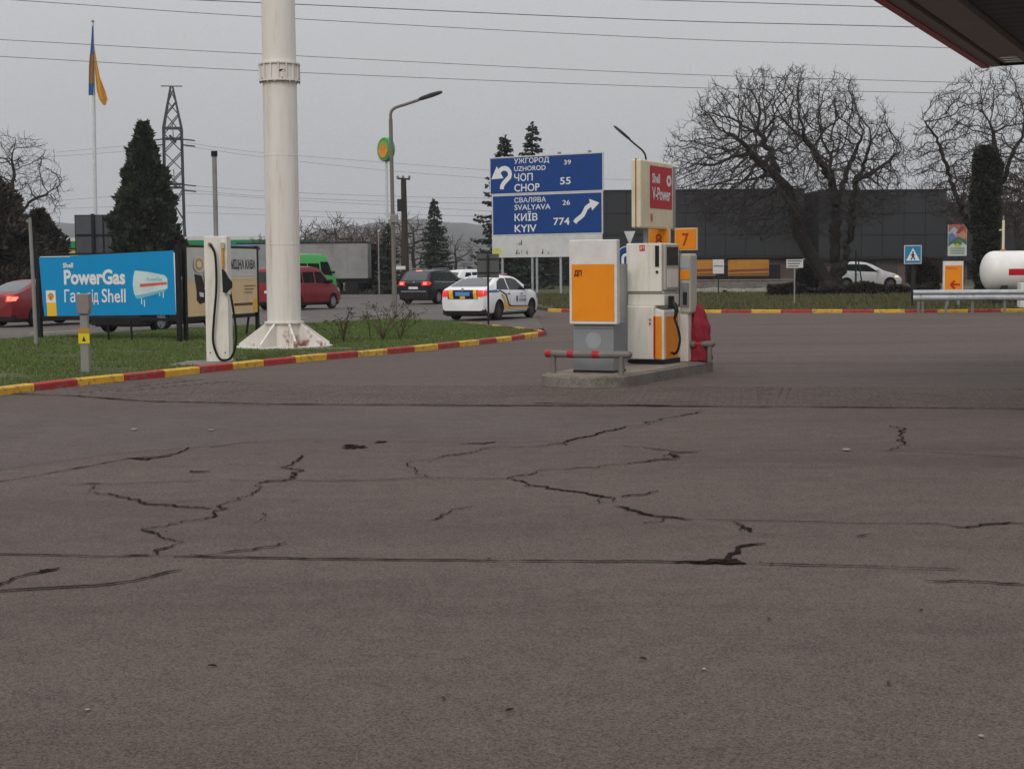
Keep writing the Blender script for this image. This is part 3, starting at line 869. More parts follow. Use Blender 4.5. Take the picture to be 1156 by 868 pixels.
# keep the flaking spots few: only the foot rusts
sp = nt_.nodes.new('ShaderNodeSeparateXYZ'); nt_.links.new(co.outputs['Object'], sp.inputs[0])
mz = nt_.nodes.new('ShaderNodeMapRange'); mz.inputs['From Min'].default_value = 0.5; mz.inputs['From Max'].default_value = 0.1; mz.inputs['To Min'].default_value = 0.02; mz.inputs['To Max'].default_value = 1.0
nt_.links.new(sp.outputs['Z'], mz.inputs['Value'])
mm = nt_.nodes.new('ShaderNodeMath'); mm.operation = 'MULTIPLY'; nt_.links.new(r2.outputs[0], mm.inputs[0]); nt_.links.new(mz.outputs[0], mm.inputs[1])
nt_.links.new(mm.outputs[0], mx.inputs[0]); nt_.links.new(mx.outputs[2], bs.inputs['Base Color'])
M_RUST = mat('rust', S(112,66,42), 0.9, var=0.45, scale=8, bump=0.5, bscale=30)
MR = 0.345
MB().tube([(0,0,0),(0,0,5.42)], [MR, MR], 48).build('shaft', M_MAST, t, True)
MB().tube([(0,0,5.42),(0,0,13.0)], [MR*0.99, MR*0.93], 48).build('upper_shaft', M_MAST, t, True)
for zz in (2.1, 3.9, 7.3, 9.4): MB().lathe([(MR-.004,zz),(MR+.005,zz+.004),(MR+.005,zz+.016),(MR-.004,zz+.02)], 48, cap=False).build('weld_seam', M_MAST, t, True)
MB().lathe([(MR,0.50),(MR+0.06,0.50),(MR+0.06,0.535),(MR,0.535)], 48).build('foot_ring', M_MAST, t)
MB().lathe([(0.98,0.0),(0.98,0.04),(0.3,0.04)], 48).build('base_plate', M_MAST, t)
for i in range(8):
    a = R(22.5 + 45*i)
    ca, sa = math.cos(a), math.sin(a)
    w_ = 0.02
    prof_ = [(MR-0.02,0.04),(0.95,0.04),(0.95,0.10),(MR+0.05,0.50),(MR-0.02,0.50)]
    vs = [(r_*ca - s_*sa*w_, r_*sa + s_*ca*w_, z) for s_ in (-1,1) for r_, z in prof_]
    g = MB().add(vs, [(0,1,2,3,4),(9,8,7,6,5)] + [(k,(k+1)%5+0,(k+1)%5+5,k+5) for k in range(5)]).build('gusset', M_MAST, t)
    if False:
        rr = random.Random(i)
        for s_ in (-1, 1):
            lo = 0.12
            pts = [(0.42,0.045),(0.90,0.045),(0.90,0.10),(0.72,0.14+rr.uniform(0,.06)),(0.62,0.12),(0.54,0.24+rr.uniform(0,.1)),(0.46,0.20),(0.42,0.28)]
            vs = [(r_*ca - s_*sa*(w_+0.003), r_*sa + s_*ca*(w_+0.003), z) for r_, z in pts]
            if i == 7 or s_ > 0: MB().add(vs, [tuple(range(8))]).build('rust_stain', M_RUST, g)
CZ = 5.40
MB().lathe([(MR,0),(0.42,0),(0.42,0.035),(MR,0.035)], 48, (0,0,CZ)).build('collar_flange', M_MAST, t)
MB().lathe([(MR,0),(0.42,0),(0.42,0.03),(MR,0.03)], 48, (0,0,CZ+0.34)).build('collar_flange', M_MAST, t)
MB().lathe([(0.385,0),(0.385,0.30)], 48, (0,0,CZ+0.037)).build('collar_sleeve', M_MAST, t, True)
for i in range(16):
    a = R(360*i/16 + 5)
    ca, sa = math.cos(a), math.sin(a)
    MB().add([(r_*ca - s_*sa*.012, r_*sa + s_*ca*.012, z) for s_ in (-1,1) for r_, z in ((0.375,CZ+0.035),(0.417,CZ+0.035),(0.417,CZ+0.34),(0.375,CZ+0.34))],
             [(0,1,2,3),(7,6,5,4),(0,4,5,1),(1,5,6,2),(2,6,7,3),(3,7,4,0)]).build('collar_rib', M_MAST, t)
    a2 = a + R(11)
    MB().lathe([(0.014,-0.025),(0.014,0.06)], 6, (0.403*math.cos(a2),0.403*math.sin(a2),CZ)).build('bolt', M_RUST if i % 3 == 0 else M_MAST, t)
# split in the sleeve
MB().add([(0.388*math.sin(R(a)), -0.388*math.cos(R(a)), CZ+0.19+dz) for a, dz in ((4,0),(14,.03),(26,.02),(30,0.0),(20,-.02),(10,-.02))], [(0,1,2,3,4,5)]).build('tear', M_BLACK, t)
MB().zprism([(-0.2,-1.35),(1.5,-1.0),(1.4,-0.6),(0.9,-0.7),(-0.2,-1.0)], -0.03, 0.02).build('footing', M_CONC, t)

# ------------------------------------------------------------------ white hose column on its pad
t = thing('concrete_pad', 'low concrete pad under the white hose column', 'pad', (PADC.x, PADC.y, 0.08))
MB().zprism([(x-PADC.x, y-PADC.y) for x, y in PADPOLY[::-1]], -0.03, 0.018).build('slab', M_CONC, t, bevel=0.01)
t = thing('air_column', 'slim white air and vacuum column with a looped black hose', 'air column', (PADC.x, PADC.y, 0.098), R(-3))
MB().box(-0.20, 0.20, 0.0, 0.30, 0.0, 2.16).build('housing', M_PUMP, t, bevel=0.012)
MB().tube([(-0.02,0.15,2.16),(-0.02,0.15,3.55)], 0.04, 12).build('pipe', M_GREY, t, True)
MB().tube([(-0.02,0.15,3.53),(-0.02,0.15,3.62)], 0.055, 12).build('cap', M_BLACK, t, True)
hp = [(-0.09,-0.01,2.02),(-0.04,-0.07,1.97),(0.015,-0.08,1.80),(0.02,-0.075,1.30),(-0.04,-0.07,0.70),(-0.06,-0.06,0.35),(0.02,-0.07,0.10),(0.12,-0.08,0.035),(0.26,-0.08,0.09),(0.34,-0.08,0.35),(0.33,-0.07,0.70),(0.27,-0.06,1.10),(0.25,-0.05,1.22)]
MB().tube(spline(hp), 0.021, 8).build('hose', M_RUBBER, t, True)
MB().lathe([(0.035,-0.03),(0.035,0.0)], 12, (-0.09,0.0,2.02), 'Y').build('hose_socket', M_GREY, t)
MB().box(0.11, 0.15, -0.05, 0.0, 1.62, 1.95).build('yellow_tube', mat('yellow_tube', S(190,140,30), 0.5), t, bevel=0.01)
MB().box(0.10, 0.16, -0.06, 0.0, 1.95, 2.05).build('tube_clip', M_PUMPG, t)
mb = MB().prism([(0.13,1.20),(0.20,1.18),(0.29,1.28),(0.29,1.38),(0.23,1.45),(0.18,1.55),(0.14,1.60),(0.12,1.60)], -0.09, -0.03)
mb.build('nozzle', M_BLACK, t, bevel=0.012)
MB().box(0.20, 0.27, -0.085, -0.03, 1.16, 1.28).build('nozzle_grip', M_PUMPG, t, bevel=0.01)
for x in (-0.13, 0.13):
    MB().lathe([(0.012,-0.006),(0.012,0.0)], 8, (x,0.0,0.16), 'Y').build('screw', M_DARKMETAL, t)

# small grey service post with yellow label
b_ = G(96, 421, 0.085)
t = thing('service_post', 'short grey service post with a yellow label before the blue billboard', 'post', b_, R(2))
MB().prism([(-0.066,0),(0.066,0),(0.060,0.92),(-0.060,0.92)], 0.0, 0.12).build('stem', M_GREY, t, bevel=0.012)
MB().prism([(-0.08,0.92),(0.08,0.92),(0.098,1.0),(0.098,1.24),(-0.098,1.24),(-0.098,1.0)], -0.03, 0.17).build('head', mat('post_head', S(128,116,112), 0.6, var=0.1), t, bevel=0.015)
lb = MB().box(-0.085, 0.085, -0.012, 0.0, 0.46, 0.67).build('label_plate', mat('warning_yellow', S(214,190,30), 0.5, var=0.06), t)
MB().box(-0.086, 0.086, -0.014, -0.001, 0.62, 0.70).build('label_header', mat('dull_yellow', S(170,130,40), 0.6), t)
flat([(-0.03,0.50),(0.03,0.50),(0.0,0.58)], M_DARKMETAL, lb, -0.016, 'symbol')
text('УВАГА', -0.06, 0.06, 0.635, 0.675, M_TXTD, lb, -0.018) if False else None
# thin post at the left edge of the billboard
b_ = G(41, 389, 0.085)
t = thing('thin_post', 'thin weathered grey post left of the blue billboard', 'post', b_)
MB().tube([(0,0,0),(-0.03,0.0,1.5),(-0.06,0,2.78)], [0.044,0.040,0.036], 10).build('pole', M_GREY, t, True)
MB().tube([(-0.07,0,2.68),(-0.14,0,2.72)], 0.03, 8).build('bracket', M_GREY, t)
# ------------------------------------------------------------------ billboards
M_FRAME = mat('billboard_frame', S(26,25,26), 0.55, var=0.2)
BL, BR_ = Vector((-11.2, 38.0, 0.085)), Vector((-7.55, 36.0, 0.085))
dv = BR_ - BL
t = thing('billboard', 'blue gas billboard with white lettering and a tank picture', 'billboard', BL, math.atan2(dv.y, dv.x))
W_ = dv.length
pz0, pz1 = 0.55, 2.0
bd = MB().add([(0.0,y,pz1-0.06) for y in (-0.02,0.02)] + [(W_-0.03,y,pz1+0.05) for y in (-0.02,0.02)] + [(W_,y,pz0+0.06) for y in (-0.02,0.02)] + [(0.12,y,pz0) for y in (-0.02,0.02)],
              [(0,2,4,6),(7,5,3,1),(0,1,3,2),(2,3,5,4),(4,5,7,6),(6,7,1,0)]).build('poster', M_BILL, t)
MB().add([(W_-0.035,-0.024,pz1),(W_+0.0,-0.024,pz1),(W_+0.04,-0.024,pz0+0.10),(W_-0.0,-0.024,pz0+0.10)], [(0,1,2,3)]).build('white_hem', M_LETTER, t)
MB().box(0.04, 1.0, -0.022, 0.02, pz1-0.055, pz1-0.038).build('white_hem', M_LETTER, t)
def bx(u): return u * W_
def bz(v): return pz1 - v * (pz1 - pz0)
# label positions as fractions of the poster
text('Shell', bx(.185), bx(.262), bz(.215), bz(.135), M_LETTER, bd, -0.026, bold=0.03)
text('PowerGas', bx(.19), bx(.645), bz(.49), bz(.245), M_LETTER, bd, -0.026, bold=0.035)
text('Газ', bx(.19), bx(.315), bz(.775), bz(.565), M_LETTER, bd, -0.026, bold=0.012)
text('від', bx(.365), bx(.445), bz(.81), bz(.565), M_LETTER, bd, -0.026, bold=0.012)
text('Shell', bx(.47), bx(.645), bz(.775), bz(.555), M_LETTER, bd, -0.026, bold=0.012)
flat([(bx(.055),bz(1.0)),(bx(.128),bz(.995)),(bx(.122),bz(.58)),(bx(.05),bz(.58))], M_YELLOW, bd, -0.024, 'totem_print')
flat([(bx(.05),bz(.78)),(bx(.124),bz(.78)),(bx(.120),bz(.58)),(bx(.048),bz(.58))], M_LETTER, bd, -0.026, 'totem_print')
shell_mark(bx(.086), bz(.68), 0.18, 0.17, bd, -0.028)
M_TANKP = mat('tank_print', S(190,208,206), 0.45, var=0.15, scale=1.5)
M_TANKP2 = mat('tank_print_shade', S(110,176,190), 0.45, var=0.1)
tp = [(bx(.715),bz(.27)),(bx(.80),bz(.29)),(bx(.925),bz(.345)),(bx(.945),bz(.40)),(bx(.945),bz(.55)),(bx(.925),bz(.60)),(bx(.80),bz(.68)),(bx(.725),bz(.72))] + [(bx(.705),bz(.62)),(bx(.698),bz(.5)),(bx(.703),bz(.37))]
flat(tp, M_TANKP, bd, -0.024, 'tank_print')
flat([(bx(.725),bz(.72)),(bx(.80),bz(.68)),(bx(.925),bz(.60)),(bx(.945),bz(.55)),(bx(.80),bz(.63)),(bx(.715),bz(.66))], M_TANKP2, bd, -0.026, 'tank_print')
flat([(bx(.75),bz(.48)),(bx(.94),bz(.45)),(bx(.94),bz(.49)),(bx(.75),bz(.53))], mat('faded_red_print', S(196,92,84), 0.5), bd, -0.028, 'tank_print')
text('PowerGas', bx(.80), bx(.91), bz(.435), bz(.38), M_TANKP2, bd, -0.028, bold=0.01)
for q, h in ((.755,.80),(.775,.84),(.885,.67),(.91,.70)):
    flat([(bx(q),bz(h)),(bx(q)+.03,bz(h)),(bx(q)+.03,bz(h-.11)),(bx(q),bz(h-.11))], M_TANKP, bd, -0.024, 'tank_print')
for x, z0_ in ((-0.06, 2.05), (W_+0.06, 2.2)):
    MB().box(x-0.05, x+0.05, -0.03, 0.06, -0.1, z0_).build('post', M_FRAME, t)
MB().box(-0.02, W_+0.02, 0.025, 0.065, pz0-0.09, pz0-0.02).build('rail', M_FRAME, t)
MB().box(-0.02, W_+0.02, 0.025, 0.065, pz1-0.02, pz1+0.03).build('rail', M_FRAME, t)
for x in (1.35, 2.05, 2.75):
    MB().tube([(x,0.05,pz0-0.04),(x,0.08,-0.1)], 0.025, 8).build('brace', M_FRAME, t)
M_POST1 = mat('poster_beige', S(216,188,144), 0.5, var=0.12, scale=1.2)
M_POST2 = mat('poster_grey', S(192,191,189), 0.5, var=0.1, scale=1.2)
CL, CR2 = Vector((-7.36, 36.1, 0.085)), Vector((-6.30, 39.6, 0.085))
CL = P(210, 360, 36.2); CL.z = 0.085
CR2 = P(291, 360, 40.0); CR2.z = 0.085
dv = CR2 - CL; W2 = dv.length
t = thing('billboard', 'beige coffee billboard with cup pictures behind the white hose column', 'billboard', CL, math.atan2(dv.y, dv.x))
bd = MB().box(0.06, W2-0.04, -0.02, 0.02, 0.55, 2.12).build('poster', M_POST1, t)
flat([(0.07,1.36),(W2-0.05,1.42),(W2-0.05,2.11),(0.07,2.11)], M_POST2, bd, -0.023, 'upper_print')
def cx_(u): return 0.06 + u * (W2 - 0.10)
text('МІЦНА КАВА', cx_(.60), cx_(.975), 1.58, 1.86, mat('brown_print', S(52,38,34), 0.5), bd, -0.027, bold=0.03)
for i, (z, u0, u1) in enumerate(((1.47,.60,.97),(1.38,.55,.97),(1.20,.80,.97),(1.12,.80,.95),(1.04,.80,.92))):
    flat([(cx_(u0),z),(cx_(u1),z),(cx_(u1),z+0.03),(cx_(u0),z+0.03)], mat('pale_print', S(226,206,170), 0.5) if i < 2 else mat('brown_faint', S(150,116,84), 0.5), bd, -0.027, 'text_line')
flat([(cx_(.64),0.74),(cx_(.92),0.74),(cx_(.92),0.80),(cx_(.64),0.80)], mat('brown_print2', S(96,66,40), 0.5), bd, -0.027, 'text_line')
flat([(cx_(.93),0.56),(cx_(.995),0.56),(cx_(.995),0.92),(cx_(.95),0.88)], M_YELLOW, bd, -0.027, 'corner_print')
M_CUP = mat('cup_print', S(222,206,176), 0.5, var=0.1)
for (u, z, r_, m_) in ((.15,1.74,.19,M_CUP),(.15,1.74,.15,mat('crema', S(186,150,104), 0.5)),(.15,1.74,.08,M_CUP),(.27,1.50,.15,M_CUP)):
    flat(arc(cx_(u), z, r_*1.45, 0, 350, 20, r_), m_, bd, -0.026 - 0.002*len(bd.children), 'cup_print')
M_DKP = mat('dark_print_brown', S(44,30,30), 0.5, var=0.2)
flat([(cx_(.09),1.52),(cx_(.19),1.48),(cx_(.23),1.25),(cx_(.21),1.02),(cx_(.12),1.12)], M_DKP, bd, -0.024, 'cup_print')
flat([(cx_(.12),1.20),(cx_(.24),1.16),(cx_(.23),0.86),(cx_(.16),0.82),(cx_(.12),0.92)], M_DKP, bd, -0.0245, 'cup_print')
flat([(cx_(.22),1.40),(cx_(.32),1.30),(cx_(.33),0.60),(cx_(.28),0.60)], mat('red_brown_print', S(120,40,36), 0.5), bd, -0.0242, 'cup_print')
flat([(cx_(.15),1.10),(cx_(.21),1.08),(cx_(.21),0.98),(cx_(.16),1.0)], M_LETTER, bd, -0.030, 'cup_print')
for x in (0.0, W2):
    MB().box(x-0.045, x+0.045, -0.03, 0.05, -0.1, 2.2).build('post', M_FRAME, t)
MB().box(0.0, W2, 0.022, 0.06, 0.44, 0.53).build('rail', M_FRAME, t)
MB().box(0.0, W2, 0.022, 0.06, 2.12, 2.18).build('rail', M_FRAME, t)
for x in (W2*.62, W2*.88):
    MB().tube([(x,0.03,0.46),(x,0.12,-0.1)], 0.03, 8).build('leg', M_FRAME, t)
# ------------------------------------------------------------------ cars
def lerp_prof(prof, x):
    if x <= prof[0][0]: return prof[0][1]
    for (a, za), (b, zb) in zip(prof, prof[1:]):
        if x <= b: return za + (zb - za) * (x - a) / max(1e-6, b - a)
    return prof[-1][1]
def smooth_prof(prof, x, e=0.07):
    return (lerp_prof(prof, x-e) + 2*lerp_prof(prof, x) + lerp_prof(prof, x+e)) / 4
def car_paint(name, rgb, dirty=0.25):
    return mat(name, rgb, 0.36, var=0.03, scale=1.5, spec=0.4, coat=0.15, dirt=S(110,102,94), dirt_amt=dirty, dscale=0.9)
def make_wheel(parent, x, y, r, w, side, rimm, spokes=5):
    prof_ = [(r*0.66,-w/2),(r*0.93,-w/2),(r,-w*0.36),(r,w*0.36),(r*0.93,w/2),(r*0.66,w/2)]
    prof_.append(prof_[0])
    tyre = MB().lathe(prof_, 28, (0,0,0), 'Y', False).build('wheel', M_RUBBER, parent, True)
    tyre.location = (x, y, r)
    mb = MB()
    yo = side * w * 0.44
    mb.lathe([(r*0.68, yo*0.6),(r*0.68, yo),(r*0.60, yo),(r*0.58, yo*0.2)], 28, (0,0,0), 'Y', False)
    for k in range(spokes):
        a = 2*math.pi*k/spokes + 0.3
        ca, sa = math.cos(a), math.sin(a)
        for off in (-0.5, 0.5):
            w1, w2 = 0.030, 0.045
            o = off*0.05
            pts = [(0.02,-w1+o),(r*0.62,-w2+o*1.8),(r*0.62,w2*.3+o*1.8),(0.02,w1*.3+o)]
            vs = [(p*ca - q*sa, yy, p*sa + q*ca) for yy in (yo*0.75, yo*0.96) for p, q in pts]
            mb.add(vs, [(0,1,2,3),(7,6,5,4),(0,4,5,1),(1,5,6,2),(2,6,7,3),(3,7,4,0)])
    mb.lathe([(r*0.17, yo*0.7),(r*0.17, yo*1.0),(0.01, yo*1.02)], 12, (0,0,0), 'Y')
    mb.build('rim', rimm, tyre)
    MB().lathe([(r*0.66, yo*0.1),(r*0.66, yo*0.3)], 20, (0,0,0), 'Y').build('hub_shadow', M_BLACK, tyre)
    return tyre

def make_car(label, spec, paint, loc_wheel, heading, cat='car', name='car', group=None, rims=None, lamps='tail', z=0.0):
    L, W, H = spec['L'], spec['W'], spec['H']
    xr, wb, r = spec['xr'], spec['wb'], spec['r']
    xm = xr + wb/2                              # local origin: between the axles, on the road
    top, beltp, roofw = spec['top'], spec['belt'], spec['roofw']
    zb = spec.get('zb', 0.20)
    xs = sorted(set([0, 0.02, 0.05, 0.1, 0.17, 0.26, 0.38, 0.5] + [0.5 + i*0.125 for i in range(int((L-1.0)/0.125)+1)] + [L-0.5, L-0.38, L-0.26, L-0.17, L-0.1, L-0.05, L-0.02, L]))
    sec = []
    for x in xs:
        zt = smooth_prof(top, x)
        be = min(lerp_prof(beltp, x), zt - 0.02)
        pw = 1.0
        if x < 0.5: pw -= spec.get('rt', 0.13) * (1 - x/0.5)**2.4
        if L - x < 0.9: pw -= spec.get('ft', 0.22) * (1 - (L-x)/0.9)**2.2
        w = W/2 * pw
        zlow = zb + (0.12*(1-x/0.25) if x < 0.25 else 0) + (0.06*(1-(L-x)/0.3) if L-x < 0.3 else 0)
        cab = max(0.0, min(1.0, (zt - be) / max(0.05, H - lerp_prof(beltp, x))))
        wt = w*0.955 + (W/2*roofw - w*0.955) * cab
        zmid = zlow + (be - zlow) * 0.52
        dz = min(0.09, (zt-be)*0.5)
        half = [(0, zlow), (w*0.86, zlow), (w*0.955, zlow+0.05), (w*0.985, zlow+0.16), (w, zmid), (w*0.992, be-(be-zmid)*0.28), (w*0.965, be-0.008),
                (w*0.955 + (wt-w*0.955)*0.82, be + (zt-be)*0.80), (wt*0.96, zt-dz*0.35), (wt*0.80, zt-dz*0.06), (wt*0.4, zt+0.004), (0, zt+0.008)]
        sec.append([(x, -y_, z_) for y_, z_ in half] + [(x, y_, z_) for y_, z_ in half[-2:0:-1]])
    n_ = len(sec[0])
    mb = MB()
    vs = [(p[0]-xm, p[1], p[2]) for s_ in sec for p in s_]
    fs = [(i*n_+k, (i+1)*n_+k, (i+1)*n_+(k+1)%n_, i*n_+(k+1)%n_) for i in range(len(sec)-1) for k in range(n_)]
    fs += [tuple(range(n_)), tuple((len(sec)-1)*n_ + k for k in range(n_-1,-1,-1))]
    mb.add(vs, fs)
    bm = bmesh.new()
    me0 = mb.mesh('tmp', None); bm.from_mesh(me0)
    bmesh.ops.recalc_face_normals(bm, faces=bm.faces[:])
    tree = BVHTree.FromBMesh(bm)
    bm.to_mesh(me0)
    me0.materials.append(paint)
    # wheel arches
    body0 = bpy.data.objects.new('tmp_body', me0); col.objects.link(body0)
    cut = MB()
    for ax in (xr-xm, xr+wb-xm):
        for sd_ in (-1, 1):
            cut.lathe([(r+0.055, 0),(r+0.055, sd_*0.45)] if sd_ > 0 else [(r+0.055, -0.45),(r+0.055, 0)], 28, (ax, sd_*(W/2-0.24), r), 'Y')
    cme = cut.mesh('tmp_cut', M_BLACK)
    bm2 = bmesh.new(); bm2.from_mesh(cme); bmesh.ops.recalc_face_normals(bm2, faces=bm2.faces[:]); bm2.to_mesh(cme); bm2.free()
    cut_o = bpy.data.objects.new('tmp_cut', cme); col.objects.link(cut_o)
    md = body0.modifiers.new('b', 'BOOLEAN'); md.object = cut_o; md.operation = 'DIFFERENCE'; md.solver = 'EXACT'; md.material_mode = 'TRANSFER'
    vl = bpy.context.view_layer; vl.update()
    dg = bpy.context.evaluated_depsgraph_get()
    me = bpy.data.meshes.new_from_object(body0.evaluated_get(dg))
    bpy.data.objects.remove(body0); bpy.data.objects.remove(cut_o); bm.free()
    me.name = 'body'
    me.polygons.foreach_set('use_smooth', [True]*len(me.polygons)); me.set_sharp_from_angle(angle=R(34))
    fw = Vector((math.sin(heading), math.cos(heading), 0)); lf = Vector((-fw.y, fw.x, 0))
    ty = W/2 - 0.12
    loc = Vector(loc_wheel) + fw * (wb/2) + lf * ty
    t = thing(name, label, cat, (loc.x, loc.y, z), math.atan2(fw.y, fw.x), group)
    body = link('body', me, t)
    rims = rims or M_SILVER
    for ax in (xr-xm, xr+wb-xm):
        for sd_ in (-1, 1): make_wheel(t, ax, sd_*(W/2-0.115), r, 0.20, sd_, rims)
    def patch(nm, poly, mode, m, off=0.006, parent=None, step=0.12, mirror=False, maxe=0):
        obs = []
        for fl in ((1,-1) if mirror else (1,)):
            bq = bmesh.new()
            vv = []
            for a, b in poly:
                if mode == 'side': vv.append(bq.verts.new((a-xm, 0, b)))
                elif mode in ('rear','front'): vv.append(bq.verts.new((0, a*fl, b)))
                else: vv.append(bq.verts.new((a-xm, b, 0)))
            bq.faces.new(vv)
            axes = {'side':((1,0,0),(0,0,1)), 'rear':((0,1,0),(0,0,1)), 'front':((0,1,0),(0,0,1)), 'top':((1,0,0),(0,1,0))}[mode]
            for ax in axes:
                ax = Vector(ax)
                cs = [v.co.dot(ax) for v in bq.verts]
                lo, hi = min(cs), max(cs); k = lo + step
                while k < hi:
                    bmesh.ops.bisect_plane(bq, geom=bq.verts[:]+bq.edges[:]+bq.faces[:], plane_co=ax*k, plane_no=ax); k += step
            d = {'side':Vector((0,1*fl,0)), 'rear':Vector((1,0,0)), 'front':Vector((-1,0,0)), 'top':Vector((0,0,-1))}[mode]
            bad = []
            for v in bq.verts:
                hit = tree.ray_cast(v.co - d*6, d)
                if hit[0] is None: bad.append(v)
                else: v.co = hit[0] - d*off*0.4 + hit[1]*off*0.6*(1 if hit[1].dot(d) < 0 else -1)
            if bad: bmesh.ops.delete(bq, geom=bad, context='VERTS')
            lf_ = [f for f in bq.faces if any(e.calc_length() > maxe for e in f.edges)] if maxe else []
            if lf_: bmesh.ops.delete(bq, geom=lf_, context='FACES')
            bmesh.ops.triangulate(bq, faces=bq.faces[:])
            me_ = bpy.data.meshes.new(nm); bq.to_mesh(me_); bq.free()
            me_.materials.append(m)
            me_.polygons.foreach_set('use_smooth', [True]*len(me_.polygons))
            obs.append(link(nm, me_, parent or t))
        return obs
    for poly in spec['windows']: patch('side_window', poly, 'side', M_GLASS, mirror=True)
    rw, zt_, zb_, wt2, wb2 = None, *spec['rear_window']
    patch('rear_window', [(-wb2,zb_),(wb2,zb_),(wt2,zt_),(-wt2,zt_)], 'rear', spec.get('rear_glass', M_GLASSP))
    if 'windscreen' in spec:
        zt_, zb_, wt2, wb2 = spec['windscreen']
        patch('windscreen', [(-wb2,zb_),(wb2,zb_),(wt2,zt_),(-wt2,zt_)], 'front', M_GLASS)
    for poly in spec.get('tails', []):
        patch('tail_light', poly, 'rear', spec.get('tail_mat', M_TAIL), 0.014, mirror=True, step=0.04, maxe=0.1)
        z0_ = min(p[1] for p in poly); z1_ = max(p[1] for p in poly)
        patch('tail_light', [(0.02,z0_+.02),(0.16,z0_+.05),(0.22,z1_-.03),(0.05,z1_)], 'side', spec.get('tail_mat', M_TAIL), 0.010, mirror=True, step=0.04)
    for poly in spec.get('brakes', []):
        patch('brake_light', poly, 'rear', M_BRAKE, 0.02, mirror=len(spec['brakes'][0]) > 0 and poly[0][0] != 0, step=0.05)
    for poly in spec.get('heads', []):
        patch('headlight', poly, 'side', M_LAMPOFF, 0.012, mirror=True, step=0.08)
    patch('number_plate', [(-0.26,spec['plate']),(0.26,spec['plate']),(0.26,spec['plate']+0.11),(-0.26,spec['plate']+0.11)], 'rear', spec.get('plate_mat', M_LETTER), 0.026, step=0.03)
    sk = [(0.006,-W*.33),(0.006,W*.33),(0.03,W*.42),(0.10,W*.455),(0.42,W*.47),(0.42,-W*.47),(0.10,-W*.455),(0.03,-W*.42)]
    MB().zprism([(a-xm, b) for a, b in sk[::-1]], zb-0.02, zb+spec.get('skirt',.22)).build('bumper_skirt', M_BLACK, t, bevel=0.02)
    # mirrors
    mx_ = spec['mirror']
    for sd_ in (-1, 1):
        MB().box(mx_[0]-xm-0.06, mx_[0]-xm+0.08, sd_*(W/2-0.04) if sd_ > 0 else -(W/2+0.17), (W/2+0.17) if sd_ > 0 else -(W/2-0.04), mx_[1]-0.02, mx_[1]+0.13).build('mirror', spec.get('mirror_mat', M_BLACK), t, bevel=0.03)
    for (x, z_) in spec.get('handles', []):
        patch('door_handle', [(x,z_),(x+0.2,z_),(x+0.2,z_+0.03),(x,z_+0.03)], 'side', spec.get('handle_mat', M_DARKMETAL), 0.02, mirror=True)
    for (x, z0_, x1, z1_) in spec.get('door_lines', []):
        patch('door_gap', [(x-0.006,z0_),(x+0.006,z0_),(x1+0.006,z1_),(x1-0.006,z1_)], 'side', M_BLACK, 0.004, mirror=True)
    patch('sill', [(xr+r+0.1,zb+0.02),(xr+wb-r-0.1,zb+0.02),(xr+wb-r-0.1,zb+0.09),(xr+r+0.1,zb+0.09)], 'side', M_BLACK, 0.008, mirror=True)
    MB().box(0.15-xm, L-0.2-xm, -W*.40, W*.40, zb-0.06, zb+0.04).build('underbody', M_BLACK, t)
    t['_'] = 0; del t['_']
    return t, patch, xm, tree

SEDAN = dict(L=4.48, W=1.71, H=1.46, xr=0.98, wb=2.60, r=0.315, roofw=0.70, rt=0.12, ft=0.24,
    top=[(0,0.86),(0.05,1.00),(0.12,1.04),(0.32,1.08),(0.75,1.24),(1.2,1.40),(1.6,1.455),(2.1,1.46),(2.6,1.42),(2.95,1.30),(3.45,1.03),(3.65,0.97),(4.1,0.88),(4.35,0.76),(4.48,0.60)],
    belt=[(0,0.90),(1.0,0.945),(2.5,0.93),(3.5,0.88),(4.48,0.70)],
    windows=[[(0.86,0.99),(1.75,0.975),(1.75,1.36),(1.45,1.36),(1.10,1.25)],[(1.83,0.97),(3.10,0.955),(2.95,1.07),(2.60,1.30),(2.35,1.36),(1.83,1.365)]],
    rear_window=(1.405,1.09,0.52,0.66), windscreen=(1.36,1.04,0.56,0.68),
    tails=[[(0.50,0.77),(0.80,0.78),(0.80,0.97),(0.53,0.98)]], plate=0.80, mirror=(3.0,0.99),
    handles=[(1.58,0.83),(2.6,0.82)], door_lines=[(1.78,0.32,1.80,0.96),(2.98,0.32,3.12,0.94)], heads=[[(4.0,0.68),(4.35,0.62),(4.36,0.74),(4.02,0.82)]], skirt=0.20)

# the patrol car
M_PWHITE = car_paint('police_white', S(222,222,222), 0.10)
PS = dict(SEDAN); PS['tail_mat'] = mat('tail_lamp_lit', S(210,40,40), 0.2, var=0.05, emit=(1.0,0.10,0.08), estr=0.3); PS['brakes'] = []; PS['plate_mat'] = mat('plate_blue', S(80,140,190), 0.4); PS['mirror_mat'] = M_BLACK
police, pt, xm, tree = make_car('white police saloon with yellow and blue bands leaving the junction', PS, M_PWHITE, (-0.49, 52.3, 0), R(25), name='police_car', cat='police car', rims=mat('rim_dark', S(70,70,72), 0.4, metal=0.4))
M_PYEL = mat('livery_yellow', S(222,166,36), 0.4); M_PNAVY = mat('livery_navy', S(22,28,60), 0.4); M_PBLUE = mat('livery_blue', S(50,74,140), 0.4)
pt('navy_band', [(-0.54,0.70),(0.54,0.70),(0.52,0.985),(-0.52,0.985)], 'rear', M_PNAVY, 0.014, step=0.03)
for a, b in ((-0.53,-0.36),(0.33,0.52)):
    pt('yellow_block', [(a,0.70),(b-0.04,0.70),(b,0.985),(a+0.05,0.985)], 'rear', M_PYEL, 0.02, step=0.03)
